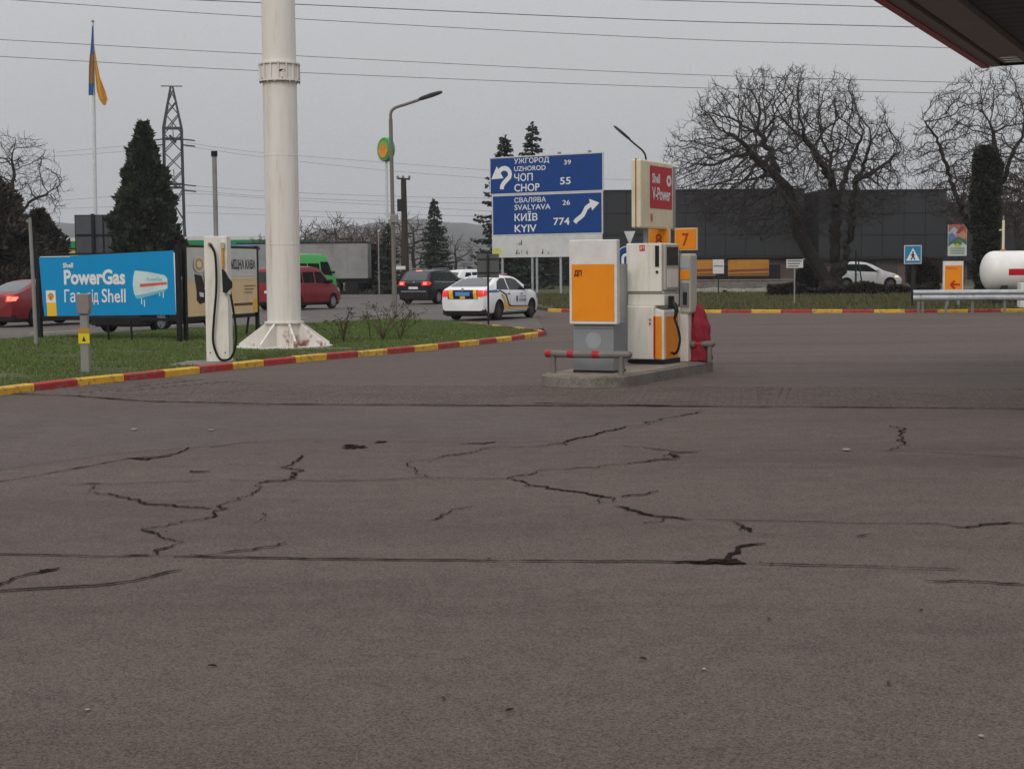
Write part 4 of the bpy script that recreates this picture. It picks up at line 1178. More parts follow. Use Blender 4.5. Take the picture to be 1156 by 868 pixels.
pt('yellow_block', [(-0.10,0.70),(0.10,0.70),(0.10,0.79),(-0.08,0.79)], 'rear', M_PYEL, 0.02, step=0.03)
pt('blue_stripe', [(0.20,0.90),(0.98,0.90),(0.85,0.985),(0.20,0.97)], 'side', M_PBLUE, 0.008, mirror=True)
pt('navy_stripe', [(0.75,0.90),(1.05,0.94),(1.45,0.80),(1.66,0.46),(1.85,0.42),(3.3,0.40),(3.3,0.425),(1.90,0.46),(1.74,0.50),(1.52,0.84),(1.10,0.985)], 'side', M_PNAVY, 0.009, mirror=True)
pt('yellow_stripe', [(1.08,0.86),(1.38,0.76),(1.58,0.45),(1.80,0.40),(3.3,0.385),(3.3,0.34),(1.35,0.34),(1.33,0.60)], 'side', M_PYEL, 0.008, mirror=True)
pt('emblem', [(2.28,0.60),(2.34,0.55),(2.40,0.60),(2.40,0.76),(2.28,0.76)], 'side', M_PNAVY, 0.008, mirror=True)
def on_side(par, s, x0, x1, z0, z1, xm_, W_, m, bold=0.0):
    for sd_ in (-1, 1):
        o = text(s, x0, x1, z0, z1, m, par, 0.0, bold=bold)
        o.location = ((-xm_ if sd_ < 0 else -xm_), sd_*(W_/2+0.012), 0)
        if sd_ > 0:
            for v in o.data.vertices: v.co.x = x0 + x1 - v.co.x
on_side(police, 'НАЦІОНАЛЬНА', 2.50, 3.05, 0.71, 0.77, xm, 1.71, M_PNAVY, 0.01)
on_side(police, 'ПОЛІЦІЯ', 2.50, 3.05, 0.56, 0.67, xm, 1.71, M_PNAVY, 0.02)
lbm = MB().box(2.0-xm, 2.22-xm, -0.5, 0.5, 1.455, 1.505).build('light_bar', mat('beacon_blue', S(60,110,160), 0.2, var=0.1), police, bevel=0.02)
MB().box(1.99-xm, 2.23-xm, -0.56, -0.40, 1.46, 1.50).build('red_lens', mat('beacon_red', S(190,90,90), 0.25), lbm, bevel=0.02)
MB().lathe([(0.05,-0.012),(0.05,0.0)], 14, (-xm-0.005,0,1.005), 'X').build('badge', M_GALV, police)

# black estate with brake lights on
SUV = dict(L=4.6, W=1.86, H=1.66, xr=0.88, wb=2.68, r=0.34, roofw=0.72, rt=0.10, ft=0.22, zb=0.24,
    top=[(0,0.98),(0.05,1.08),(0.20,1.30),(0.42,1.54),(0.55,1.60),(1.2,1.655),(2.0,1.66),(2.5,1.62),(2.9,1.46),(3.4,1.14),(3.6,1.08),(4.2,0.98),(4.45,0.86),(4.6,0.66)],
    belt=[(0,1.0),(1.0,1.06),(2.5,1.03),(3.5,0.98),(4.6,0.76)],
    windows=[[(0.52,1.13),(1.05,1.11),(1.05,1.50),(0.72,1.50)],[(1.12,1.11),(1.92,1.08),(1.92,1.52),(1.12,1.505)],[(2.0,1.08),(3.12,1.04),(2.85,1.28),(2.50,1.50),(2.0,1.52)]],
    rear_window=(1.52,1.15,0.58,0.68), windscreen=(1.54,1.16,0.60,0.72),
    tails=[[(0.46,0.90),(0.84,0.92),(0.84,1.09),(0.50,1.10)]], brakes=[[(0.56,0.94),(0.74,0.94),(0.74,1.05),(0.56,1.05)]],
    plate=0.73, mirror=(3.1,1.10), handles=[(1.75,0.95),(2.85,0.93)], door_lines=[(1.95,0.4,1.96,1.05)], skirt=0.26)
M_CBLACK = car_paint('black_paint', S(17,18,21), 0.06)
suv, pt, xm, tree = make_car('black estate car braking ahead of the police car', SUV, M_CBLACK, (-3.6, 77.6, 0), R(27))
pt('brake_light', [(-0.17,1.585),(0.17,1.585),(0.15,1.615),(-0.15,1.615)], 'rear', M_BRAKE, 0.02)
pt('chrome_trim', [(-0.7,0.60),(0.7,0.60),(0.7,0.64),(-0.7,0.64)], 'rear', M_GALV, 0.012)
pt('window_trim', [(0.50,1.075),(3.15,1.015),(3.15,1.04),(0.50,1.105)], 'side', M_GALV, 0.008, mirror=True)
MB().lathe([(0.06,-0.012),(0.06,0.0)], 14, (-xm+0.03,0,1.05), 'X').build('badge', M_GALV, suv)
for sd_ in (-1, 1):
    MB().tube([(0.7-xm,sd_*0.60,1.67),(0.85-xm,sd_*0.61,1.71),(2.2-xm,sd_*0.61,1.72),(2.4-xm,sd_*0.60,1.66)], 0.018, 8).build('roof_rail', M_GALV, suv)

# white estate seen over the police car
WS = dict(SUV); WS['brakes'] = []; WS['H'] = 1.66
M_WPAINT = car_paint('white_paint_car', S(214,214,214), 0.15)
make_car('white hatchback half hidden between the black estate and the police car', WS, M_WPAINT, tuple(P(530, 341, 82)[:2]) + (0,), R(48))

# red saloon at the left edge, brake lights glowing
RS = dict(SEDAN); RS['brakes'] = [[(0.56,0.80),(0.80,0.81),(0.80,0.92),(0.58,0.94)]]; RS['L'] = 4.48
M_CRED = car_paint('red_paint', S(112,12,20), 0.1)
make_car('dark red saloon braking at the left edge behind the thin post', RS, M_CRED, (-14.93, 50.0, 0), R(28))

# dark car behind the billboard
HB = dict(SUV); HB['H'] = 1.55; HB['brakes'] = []
HB['top'] = [(x, z - 0.11 if z > 1.2 else z - 0.05) for x, z in SUV['top']]
HB['windows'] = [[(x, z - 0.09) for x, z in w] for w in SUV['windows']]
HB['rear_window'] = (1.41,1.06,0.56,0.66); HB['windscreen'] = (1.42,1.08,0.58,0.70)
make_car('black car whose wheels show below the blue billboard', HB, car_paint('dark_paint', S(20,20,23), 0.1), (-9.72, 43.9, 0), R(22))

# red panel van behind the mast
VAN = dict(L=4.4, W=1.80, H=1.86, xr=0.80, wb=2.72, r=0.32, roofw=0.80, rt=0.06, ft=0.24, zb=0.24,
    top=[(0,1.60),(0.04,1.74),(0.15,1.80),(0.8,1.85),(2.0,1.86),(2.55,1.80),(2.8,1.70),(3.45,1.16),(3.62,1.08),(4.1,0.92),(4.30,0.76),(4.4,0.55)],
    belt=[(0,1.08),(1.5,1.10),(2.8,1.06),(3.6,0.98),(4.4,0.72)],
    windows=[[(0.30,1.15),(1.20,1.15),(1.20,1.60),(0.34,1.60)],[(1.30,1.15),(2.10,1.14),(2.10,1.61),(1.30,1.60)],[(2.22,1.13),(3.22,1.10),(2.98,1.36),(2.70,1.60),(2.22,1.61)]],
    rear_window=(1.62,1.18,0.62,0.66), windscreen=(1.68,1.16,0.62,0.74),
    tails=[[(0.72,0.80),(0.84,0.80),(0.84,1.25),(0.74,1.25)]], plate=0.72, mirror=(3.15,1.14), handles=[(1.95,1.0),(2.95,0.98)],
    door_lines=[(2.16,0.4,2.16,1.1),(1.25,0.4,1.25,1.1)], heads=[[(3.9,0.80),(4.22,0.70),(4.25,0.80),(3.95,0.94)]], skirt=0.30)
make_car('red compact van emerging from behind the white mast', VAN, car_paint('van_red', S(124,22,32), 0.15), (-9.15, 67.9, 0), R(27), cat='van', name='van')

# bright green high-roof van behind it
GV = dict(L=5.9, W=2.0, H=2.68, xr=1.25, wb=3.5, r=0.34, roofw=0.80, rt=0.05, ft=0.22, zb=0.28,
    top=[(0,2.35),(0.05,2.55),(0.15,2.64),(2.0,2.68),(4.0,2.66),(4.35,2.58),(4.7,2.30),(5.15,1.50),(5.3,1.30),(5.7,1.12),(5.85,0.9),(5.9,0.7)],
    belt=[(0,1.35),(4,1.35),(5.2,1.20),(5.9,0.9)],
    windows=[[(0.4,1.5),(1.7,1.5),(1.7,2.1),(0.4,2.1)],[(1.85,1.5),(3.3,1.5),(3.3,2.1),(1.85,2.1)],[(3.5,1.42),(4.95,1.36),(4.72,1.95),(4.5,2.20),(3.5,2.20)]],
    rear_window=(2.1,1.5,0.6,0.7), windscreen=(2.3,1.5,0.65,0.8), tails=[[(0.78,0.9),(0.9,0.9),(0.9,1.4),(0.8,1.4)]], plate=0.7, mirror=(4.85,1.5), skirt=0.3, mirror_mat=M_BLACK)
make_car('bright green high-roof van behind the red van', GV, car_paint('van_green', S(70,180,84), 0.05), tuple(P(343, 336, 95)[:2]) + (0,), R(20), cat='van', name='van')

# small white hatchback on the street behind the trees
WH = dict(L=3.72, W=1.66, H=1.50, xr=0.62, wb=2.42, r=0.30, roofw=0.74, rt=0.10, ft=0.24,
    top=[(0,0.90),(0.04,1.05),(0.16,1.26),(0.34,1.42),(0.6,1.48),(1.3,1.50),(1.75,1.46),(2.1,1.34),(2.75,1.00),(2.95,0.94),(3.35,0.84),(3.60,0.70),(3.72,0.52)],
    belt=[(0,0.96),(1.5,0.92),(2.8,0.86),(3.72,0.64)],
    windows=[[(0.36,1.03),(1.12,0.985),(1.12,1.36),(0.62,1.36)],[(1.20,0.98),(2.38,0.925),(2.10,1.12),(1.74,1.34),(1.20,1.36)]],
    rear_window=(1.36,1.06,0.5,0.6), windscreen=(1.38,1.02,0.54,0.66), tails=[[(0.56,0.86),(0.8,0.88),(0.8,1.08),(0.6,1.1)]], plate=0.62,
    mirror=(2.32,0.98), mirror_mat=M_WPAINT, handles=[(1.05,0.80)], door_lines=[(1.16,0.3,1.16,0.95),(2.28,0.3,2.36,0.90)], heads=[[(3.15,0.70),(3.50,0.60),(3.50,0.68),(3.2,0.80)]])
w0 = P(955, 330, 87.5)
wh, pt, xm, tree = make_car('small white hatchback parked on the street behind the bare tree', WH, M_WPAINT, (w0.x, w0.y, 0), R(88), z=0.395, rims=mat('rim_grey', S(110,110,112), 0.4, metal=0.4))
MB().box(3.30-xm, 3.48-xm, -0.80, -0.74, 0.655, 0.69).build('indicator', mat('indicator_lit', S(240,190,120), 0.3, emit=(1,0.7,0.35), estr=2.0), wh)
# ------------------------------------------------------------------ street lamps, poles, signs
def street_lamp(label, base, pole, arm, head_len, col_m, box=False, rad=0.06):
    t = thing('street_lamp', label, 'street lamp', base)
    MB().tube([(0,0,0)] + pole, [rad*1.35] + [rad]*len(pole), 12).build('pole', col_m, t, True)
    MB().tube(spline(arm), rad*0.75, 10).build('arm', col_m, t, True)
    a, b = Vector(arm[-2]), Vector(arm[-1])
    d = (b - a).normalized()
    vs = []; q = d.cross(Vector((0,1,0))).normalized()
    if q.z < 0: q = -q
    hs = []
    for s_, w_, h_ in ((0,.05,.05),(.12,.10,.07),(.55,.14,.08),(.9,.12,.06),(1.0,.05,.03)):
        c = b + d*head_len*s_
        hs.append([c + Vector((0,yy*w_,0)) + q*zz*h_ for yy, zz in ((-1,-.5),(1,-.5),(1,.3),(.5,1),(-.5,1),(-1,.3))])
    mb = MB().add([v for h in hs for v in h], [(i*6+k,i*6+(k+1)%6,(i+1)*6+(k+1)%6,(i+1)*6+k) for i in range(4) for k in range(6)] + [tuple(range(6)), tuple(24+k for k in range(5,-1,-1))])
    mb.build('lamp_head', M_DARKMETAL, t, True)
    if box: MB().box(-0.10,0.14,-0.12,0.10,3.0,3.25).build('junction_box', M_GREY, t, bevel=0.02)
    return t
LB = G(446, 363, 0.085)
ybase = LB.y
def rel(px, py, Y=None):
    p = P(px, py, Y or ybase); return (p.x-LB.x, p.y-LB.y, p.z-LB.z)
M_LAMPG = mat('lamp_pole_grey', S(112,106,100), 0.6, var=0.12, scale=5)
street_lamp('grey street lamp on the grass island reaching right over the road', LB, [rel(443.5,250), rel(441.5,160), rel(441,135)], [rel(441,135), rel(441.5,127), rel(446,122), rel(458,118), rel(473,113)], 0.75, M_LAMPG, True)
LB = Vector((P(730,300,74).x, 74, 0.3)); ybase = 74
def rel(px, py, Y=None):
    p = P(px, py, 74); return (p.x-LB.x, p.y-LB.y, p.z-LB.z)
street_lamp('street lamp reaching left from behind the cream sign box', LB, [rel(730,240), rel(729,190)], [rel(729,190), rel(729,178), rel(726,171), rel(718,164), rel(711,158)], 0.98, M_DARKMETAL, False, 0.06)

# wooden utility pole
b_ = P(459, 330, 92); b_.z = 0
t = thing('utility_pole', 'dark wooden utility pole with small crossarm behind the black estate', 'utility pole', b_)
def rl(px, py, Y=92):
    p = P(px, py, Y); return (p.x-b_.x, p.y-b_.y, p.z)
MB().tube([(0,0,0), rl(457,270), rl(455.5,203)], [0.21,0.19,0.155], 12).build('pole', mat('pole_wood', S(58,48,42), 0.85, var=0.3, stretch=(6,6,.6)), t, True)
MB().tube([rl(448,201.5), rl(463,202.5)], 0.05, 8).build('crossarm', M_DARKMETAL, t)
for px in (449, 455, 462):
    q = rl(px, 200.5); MB().lathe([(0.03,-.08),(0.08,0),(0.08,0.06),(0.03,0.12)], 10, q).build('insulator', M_GREY, t)
q = rl(453, 232); MB().box(q[0]-.22,q[0]+.12,-.25,.0,q[2]-.35,q[2]+.35).build('switch_box', M_DARKMETAL, t)
q = rl(455, 302); MB().box(q[0]-.4,q[0]+.15,-.3,-.2,q[2]-.12,q[2]+.08).build('white_plate', M_WHITE, t)

# round green sign on a tall pale pole, far behind
b_ = P(438, 320, 150); b_.z = 0
t = thing('round_sign', 'round green and yellow sign on a tall thin pale pole', 'sign', b_, R(-52))
zc = P(434, 169, 150).z
M_SGREEN = mat('sign_green', S(40,150,70), 0.4, var=0.05)
MB().lathe([(1.05,-0.30),(1.12,-0.24),(1.12,0.24),(1.05,0.30)], 40, (0,0,zc), 'Y').build('disc', M_SGREEN, t, True)
MB().lathe([(0.78,-0.35),(0.78,-0.295)], 36, (0,0,zc), 'Y').build('yellow_face', mat('sign_yellowgreen', S(150,150,40), 0.4), t)
flat(arc(0, zc, 0.78, 180, 360, 20), mat('sign_orange', S(216,140,34), 0.4), t, -0.36, 'orange_face')
text('W', -0.55, 0.55, zc-0.45, zc+0.40, mat('sign_orange2', S(226,128,30), 0.4), t, -0.37, bold=0.04, name='emblem')
MB().tube([(0,0,0),(0,0,zc-1.05)], 0.13, 10).build('pole', mat('pale_pole', S(190,192,194), 0.5), t)

# small plate seen from behind on the island tip
b_ = G(551.5, 367, 0.085)
t = thing('road_sign', 'small square sign seen from its grey back on the island tip', 'road sign', b_)
MB().tube([(0,0,0),(0,0,1.99)], 0.03, 10).build('post', M_DARKMETAL, t, True)
MB().box(-0.31, 0.31, 0.035, 0.05, 1.33, 2.0).build('plate', mat('sign_back', S(86,88,86), 0.6, var=0.1), t, bevel=0.01)
MB().box(-0.29, 0.29, 0.02, 0.034, 1.45, 1.49).build('clamp', M_DARKMETAL, t)
MB().box(-0.29, 0.29, 0.02, 0.034, 1.83, 1.87).build('clamp', M_DARKMETAL, t)

# the big blue direction sign
SL, SR = P(554, 300, 81.5), P(682, 300, 78.0)
dv = Vector((SR.x-SL.x, SR.y-SL.y, 0)); SW = dv.length
t = thing('direction_sign', 'large blue direction sign with town names and white arrows', 'direction sign', (SL.x, SL.y, 0.38), math.atan2(dv.y, dv.x))
z_b = P(557, 291, 81).z - 0.38; z_w = P(557, 266.5, 81).z - 0.38; z_m = P(555, 220.8, 81).z - 0.38; z_t = P(553, 177.5, 81).z - 0.38
def sxp(u): return u * SW           # u across the board, as read on the photograph
M_SIGNW = mat('sign_white', S(196,196,194), 0.5, var=0.05, dirt=S(160,158,152), dirt_amt=0.4)
up = MB().box(0, SW, -0.03, 0.03, z_m+0.03, z_t).build('upper_panel', M_SIGNW, t)
lo = MB().box(0.12, SW-0.05, -0.03, 0.03, z_w+0.0, z_m+0.02).build('lower_panel', M_SIGNW, t)
wh_ = MB().box(0.12, SW-0.09, -0.03, 0.03, z_b, z_w-0.01).build('blank_panel', M_SIGNW, t)
flat([(0.06,z_m+0.09),(SW-0.06,z_m+0.09),(SW-0.06,z_t-0.06),(0.06,z_t-0.06)], M_BLUE, up, -0.034, 'blue_face')
flat([(0.19,z_w+0.06),(SW-0.11,z_w+0.06),(SW-0.11,z_m-0.04),(0.19,z_m-0.04)], M_BLUE, lo, -0.034, 'blue_face')
hu = z_t - z_m; hl = z_m - z_w
def ut(s, u0, u1, v0, v1, b=0.02): text(s, sxp(u0), sxp(u1), z_t - hu*v1, z_t - hu*v0, M_LETTER, up, -0.040, bold=b)
def lt(s, u0, u1, v0, v1, b=0.02): text(s, sxp(u0), sxp(u1), z_m - hl*v1, z_m - hl*v0, M_LETTER, lo, -0.040, bold=b)
ut('УЖГОРОД', .225, .535, .055, .22, .008); ut('UZHOROD', .225, .505, .265, .39, .008); ut('ЧОП', .225, .39, .45, .65, .012); ut('CHOP', .225, .45, .72, .92, .012)
ut('39', .665, .725, .16, .28, .008); ut('55', .63, .722, .60, .78, .012)
lt('СВАЛЯВА', .225, .505, .07, .195, .008); lt('SVALYAVA', .225, .545, .245, .375, .008); lt('КИЇВ', .225, .43, .41, .645, .012); lt('KYIV', .225, .42, .74, .92, .012)
lt('26', .65, .715, .17, .29, .008); lt('774', .57, .71, .59, .77, .012)
aw = 0.235
def uu(u, v): return (sxp(u), z_t - hu*v)
def ll(u, v): return (sxp(u), z_m - hl*v)
c0 = uu(.135,.46)
path = [uu(.112,.84), uu(.114,.76), uu(.128,.69), uu(.150,.62)] + [(c0[0] + sxp(.052)*math.cos(R(a)), c0[1] + hu*.165*math.sin(R(a))) for a in (-25,0,22,45,68,90,112,135,155)]
stroke(path, aw, M_LETTER, up, -0.040, 'arrow')
flat([uu(.016,.57), uu(.128,.555), uu(.068,.235)], M_LETTER, up, -0.042, 'arrow_head')
path = [ll(.755,.72), ll(.77,.66), ll(.80,.60), ll(.825,.54), ll(.84,.46), ll(.853,.38), ll(.88,.32), ll(.91,.28)]
stroke(path, aw*.95, M_LETTER, lo, -0.040, 'arrow')
flat([ll(.878,.16), ll(.965,.26), ll(.905,.44)], M_LETTER, lo, -0.042, 'arrow_head')
rnd = random.Random(4)
for i in range(14):
    u = rnd.choice((.24,.26,.28,.33,.42,.47,.52)); z = z_b + rnd.choice((0.62,0.16)) ; h = rnd.uniform(.08,.28)
    flat([(sxp(u)+rnd.uniform(-.1,.1),z), (sxp(u)+.06,z), (sxp(u)+.05,z+h), (sxp(u)+.01,z+h*.9)], mat('peeled_mark', S(78,78,76), 0.7), wh_, -0.034, 'peeled_mark')
flat([(0.14,z_b+0.05),(0.55,z_b+0.03),(0.70,z_b+0.35),(0.45,z_b+0.5),(0.15,z_b+0.42)], mat('yellow_blotch', S(190,190,90), 0.6, var=0.15), wh_, -0.033, 'yellow_stain')
for u in (.10, .37, .41, .62, .93):
    MB().tube([(sxp(u),0.09,0),(sxp(u),0.09,z_t-0.2 if u in (.10,.41,.93) else z_b+0.2)], 0.065, 10).build('post', M_GALV, t, True)
for z in (z_b+0.4, z_w+0.6, z_m+0.6):
    MB().box(0.3, SW-0.3, 0.031, 0.06, z, z+0.09).build('back_rail', M_GALV, t)
for u in (.62, .88): MB().box(sxp(u)-.08, sxp(u)+.08, -0.02, 0.05, z_t, z_t+0.10).build('lug', M_GREY, t)

# roundabout disc and give-way triangle seen past the pump
b_ = P(706, 340, 50); b_.z = 0.0
t = thing('road_sign', 'round blue sign with white arrow peeking out between the pumps', 'road sign', b_)
zc = P(706, 290, 50).z
MB().tube([(0,0.03,0),(0,0.03,zc+0.25)], 0.03, 8).build('post', M_GREY, t)
MB().lathe([(0.34,-0.012),(0.34,0.012)], 32, (0.06,0,zc), 'Y').build('disc', M_BLUE, t)
flat(arc(0.06,zc,0.34,0,350,28), M_SIGNW, t, -0.014, 'rim_print'); flat(arc(0.06,zc,0.31,0,350,28), M_BLUE, t, -0.018, 'face')
stroke([(-0.08,zc-0.25),(-0.08,zc-0.05)] + arc(0.04,zc-0.05,0.12,180,0,10) + [(0.16,zc-0.2)], 0.08, M_LETTER, t, -0.022, 'arrow')
b_ = P(711, 330, 76); b_.z = 0.36
t = thing('road_sign', 'plain pale triangular sign pointing down above the blue disc', 'road sign', b_)
zc = P(711, 269, 76).z - 0.36
MB().tube([(0,0.04,0),(0,0.04,zc+0.2)], 0.035, 8).build('post', M_GREY, t)
MB().prism([(-0.27,zc+0.33),(0,zc-0.34),(0.27,zc+0.33)], -0.01, 0.01).build('plate', M_SIGNW, t)

# ------------------------------------------------------------------ right verge: signs, rail, tank
b_ = Vector((P(1030, 340, 58.5).x, 58.5, 0.1))
t = thing('crossing_sign', 'square blue pedestrian crossing sign at the end of the guard rail', 'road sign', b_)
zc = P(1029.5, 287.5, 58.5).z - 0.1
MB().tube([(0,0.04,0),(0,0.04,zc+0.3)], 0.035, 8).build('post', M_DARKMETAL, t)
M_CYAN = mat('sign_cyan', S(40,120,160), 0.45, var=0.05)
pl = MB().box(-0.32,0.32,-0.012,0.012,zc-0.34,zc+0.34).build('plate', M_SIGNW, t, bevel=0.005)
flat([(-.29,zc-.31),(.29,zc-.31),(.29,zc+.31),(-.29,zc+.31)], M_CYAN, pl, -0.016, 'blue_face')
flat([(-.25,zc-.22),(.25,zc-.22),(0,zc+.24)], M_LETTER, pl, -0.020, 'triangle')
stroke([(-.01,zc+.04),(.0,zc-.06)], .07, M_BLACK, pl, -0.024, 'figure'); stroke([(0,zc-.05),(-.07,zc-.19)], .045, M_BLACK, pl, -0.025, 'figure'); stroke([(0,zc-.05),(.07,zc-.19)], .045, M_BLACK, pl, -0.026, 'figure')
stroke([(-.01,zc+.03),(-.08,zc-.04)], .03, M_BLACK, pl, -0.027, 'figure'); stroke([(-.01,zc+.03),(.07,zc-.03)], .03, M_BLACK, pl, -0.028, 'figure'); flat(arc(.0,zc+.085,.035,0,340,10), M_BLACK, pl, -0.024, 'figure')
MB().box(-0.06,0.10,-0.02,0.02,0.35,1.40).build('post_sleeve', M_DARKMETAL, t)
# orange pointer board
b_ = Vector((P(1076, 340, 57.6).x, 57.6, 0.1))
t = thing('pointer_sign', 'upright orange board with a red arrow pointing left', 'sign', b_)
z1_ = P(1076, 295, 57.6).z - 0.1
bd = MB().box(-0.36,0.36,0,0.12,0.35,z1_).build('board', M_WHITE, t, bevel=0.012)
flat([(-.31,.40),(.32,.40),(.32,z1_-.15),(-.31,z1_-.15)], M_ORANGE, bd, -0.004, 'orange_face')
M_DRED = mat('dark_red_print', S(168,40,24), 0.5)
text('Виїзд', -.26, .12, z1_-.30, z1_-.20, M_DRED, bd, -0.008)
za = z1_ - 0.84
stroke([(-.06,za),(.24,za)], .075, M_DRED, bd, -0.008, 'arrow'); stroke([(.05,za+.14),(-.10,za)], .075, M_DRED, bd, -0.010, 'arrow_head'); stroke([(.05,za-.14),(-.10,za)], .075, M_DRED, bd, -0.0115, 'arrow_head')
for x in (-0.2, 0.2): MB().box(x-.04,x+.04,0.02,0.10,-0.05,0.36).build('leg', M_GREY, t)
# guard rail
gx0, gx1 = P(1031, 334, 55.3), P(1225, 334, 54.2)
dv = Vector((gx1.x-gx0.x, gx1.y-gx0.y, 0)); GL = dv.length
t = thing('guard_rail', 'galvanised steel guard rail along the far painted kerb', 'guard rail', (gx0.x, gx0.y, 0.0), math.atan2(dv.y, dv.x))
wave = [(0.0,0.44),(-0.06,0.48),(-0.07,0.53),(-0.01,0.58),(0.0,0.62),(-0.01,0.66),(-0.07,0.71),(-0.06,0.77),(0.0,0.81)]
vs = [(x, y, z) for x in (0, GL) for y, z in wave] + [(x, y+0.006, z) for x in (0, GL) for y, z in wave]
nw = len(wave)
fs = [(i,i+1,nw+i+1,nw+i) for i in range(nw-1)] + [(2*nw+i,3*nw+i,3*nw+i+1,2*nw+i+1) for i in range(nw-1)]
MB().add(vs, fs).build('rail', M_GALV, t, True)
M_DULLZ = mat('dull_zinc', S(110,108,104), 0.6, var=0.2)
for x in (0.18, 0.32, 1.10, 1.98, 3.05, 4.3, 5.2):
    MB().box(x-0.04, x+0.04, 0.01, 0.08, -0.05, 0.70).build('post', M_DULLZ, t)
for x in (0.25, 2.0, 4.2): MB().lathe([(0.02,-0.085),(0.02,-0.06)], 8, (x,0,0.62), 'Y').build('bolt', M_RUST, t)
# gas tank
tc_ = P(1108, 306.5, 60.5)
TR = 0.765
t = thing('gas_tank', 'white horizontal gas tank with a red stripe beyond the guard rail', 'tank', (tc_.x, 60.5, 0.12), R(2))
tz = tc_.z - 0.12
prof_ = [(0.02,0.0),(0.2,0.012),(0.38,0.05),(0.54,0.12),(0.66,0.21),(0.735,0.32),(TR,0.46),(TR,3.9),(0.7,4.15),(0.5,4.35),(0.02,4.45)]
MB().lathe(prof_, 48, (0,0,tz), 'X').build('shell', mat('tank_white', S(222,220,216), 0.4, var=0.03, dirt=S(180,174,166), dirt_amt=0.3), t, True)
vs = []; fs = []
for i in range(9):
    a = R(180 - 9 + 18*i/8) 
    for x in (0.78, 3.8): vs.append((x, (TR+0.004)*math.cos(a), tz + 0.0 - 0.03 + (TR+0.004)*math.sin(a)*-1))
fs = [(2*i,2*i+1,2*i+3,2*i+2) for i in range(8)]
for i, v in enumerate(vs):
    a = math.atan2(v[2]-tz, v[1]); vs[i] = (v[0], (TR+0.004)*math.cos(a), tz+(TR+0.004)*math.sin(a))
MB().add(vs, fs).build('red_stripe', M_RED, t, True)
for x in (0.7, 3.4): MB().prism([(x-.12,-0.1),(x+.12,-0.1),(x+.12,tz-TR*0.6),(x-.12,tz-TR*0.6)], -0.55, 0.55).build('saddle', M_DARKMETAL, t)
rx = P(1133, 262, 60.5); 
MB().tube([(rx.x-tc_.x,0,tz+TR-0.02),(rx.x-tc_.x,0,tz+TR+1.15)], 0.05, 10).build('vent_pipe', M_CREAM, t, True)
MB().tube([(rx.x-tc_.x,0,tz+TR+1.15),(rx.x-tc_.x,0,tz+TR+1.32)], 0.03, 8).build('vent_tip', M_GREY, t)
MB().lathe([(0.11,0),(0.11,0.06)], 14, (rx.x-tc_.x,0,tz+TR)).build('flange', mat('brass', S(160,110,60), 0.5), t)
MB().tube([(rx.x-tc_.x-0.16,0,tz+TR+0.78),(rx.x-tc_.x-0.02,0,tz+TR+0.80)], 0.025, 8).build('valve', M_CREAM, t)
b_ = P(1156, 340, 56.2); b_.z = 0.0
t = thing('white_cabinet', 'white cabinet edge cut off at the right picture border', 'cabinet', b_)
MB().box(-0.12,0.5,0.0,0.4,0.14,1.02).build('housing', M_WHITE, t, bevel=0.01)
MB().box(-0.10,0.48,0.02,0.38,-0.02,0.138).build('plinth', M_CONC, t)
MB().lathe([(0.02,-0.012),(0.02,0.0)], 8, (0.1,0.0,0.6), 'Y').build('lock', M_DARKMETAL, t)
# white notice on a post, green post with small sign
def notice(label, px, y0, y1, w, Y, m, post_m, lines=3):
    b = P(px, 340, Y); b.z = bank_z(b.x, Y)
    t = thing('notice_sign', label, 'sign', b)
    z0_ = P(px, y1, Y).z - b.z; z1_ = P(px, y0, Y).z - b.z
    MB().tube([(0,0.03,0),(0,0.03,z1_-.02)], 0.03, 8).build('post', post_m, t)
    bd = MB().box(-w/2,w/2,-0.012,0.012,z0_,z1_).build('plate', m, t, bevel=0.004)
    for i in range(lines):
        z = z1_ - (i+0.6)*(z1_-z0_)/(lines+0.3)
        flat([(-w*.42,z-.025),(w*(.42-.1*i%2),z-.025),(w*(.42-.1*i%2),z+.02),(-w*.42,z+.02)], mat('notice_grey', S(90,88,86), 0.6), bd, -0.016, 'text_line')
    return t
notice('white notice plate on a thin post left of the bare tree', 897, 293, 302.5, 0.66, 63, M_SIGNW, M_GREY)
M_GPOST = mat('green_post', S(30,52,40), 0.6)
t = notice('small white plate on a dark green post before the yellow hoarding', 811, 293, 309, 0.5, 72, M_SIGNW, M_GPOST, 1)
# green fence posts behind
for i, px in enumerate((780, 966)):
    b = P(px, 330, 80); b.z = 0.37
    t = thing('fence_post', ['dark green steel post beside the tall white pump', 'thin dark green steel post before the white hatchback'][i], 'post', b)
    MB().tube([(0,0,0),(0,0,2.0)], 0.045, 8).build('pole', M_GPOST, t)
    MB().lathe([(0.06,0),(0.06,0.05),(0.02,0.07)], 8, (0,0,2.0)).build('cap', M_GPOST, t)
b = P(972, 330, 80); b.z = 0.37
t = thing('fence_post', 'slanting green steel strut before the white hatchback', 'post', b)
MB().tube([(0.12,0,0),(-0.18,0,1.75)], 0.035, 8).build('strut', M_GPOST, t); MB().lathe([(0.08,0),(0.08,0.04)], 8, (0.12,0,0)).build('foot', M_GPOST, t)

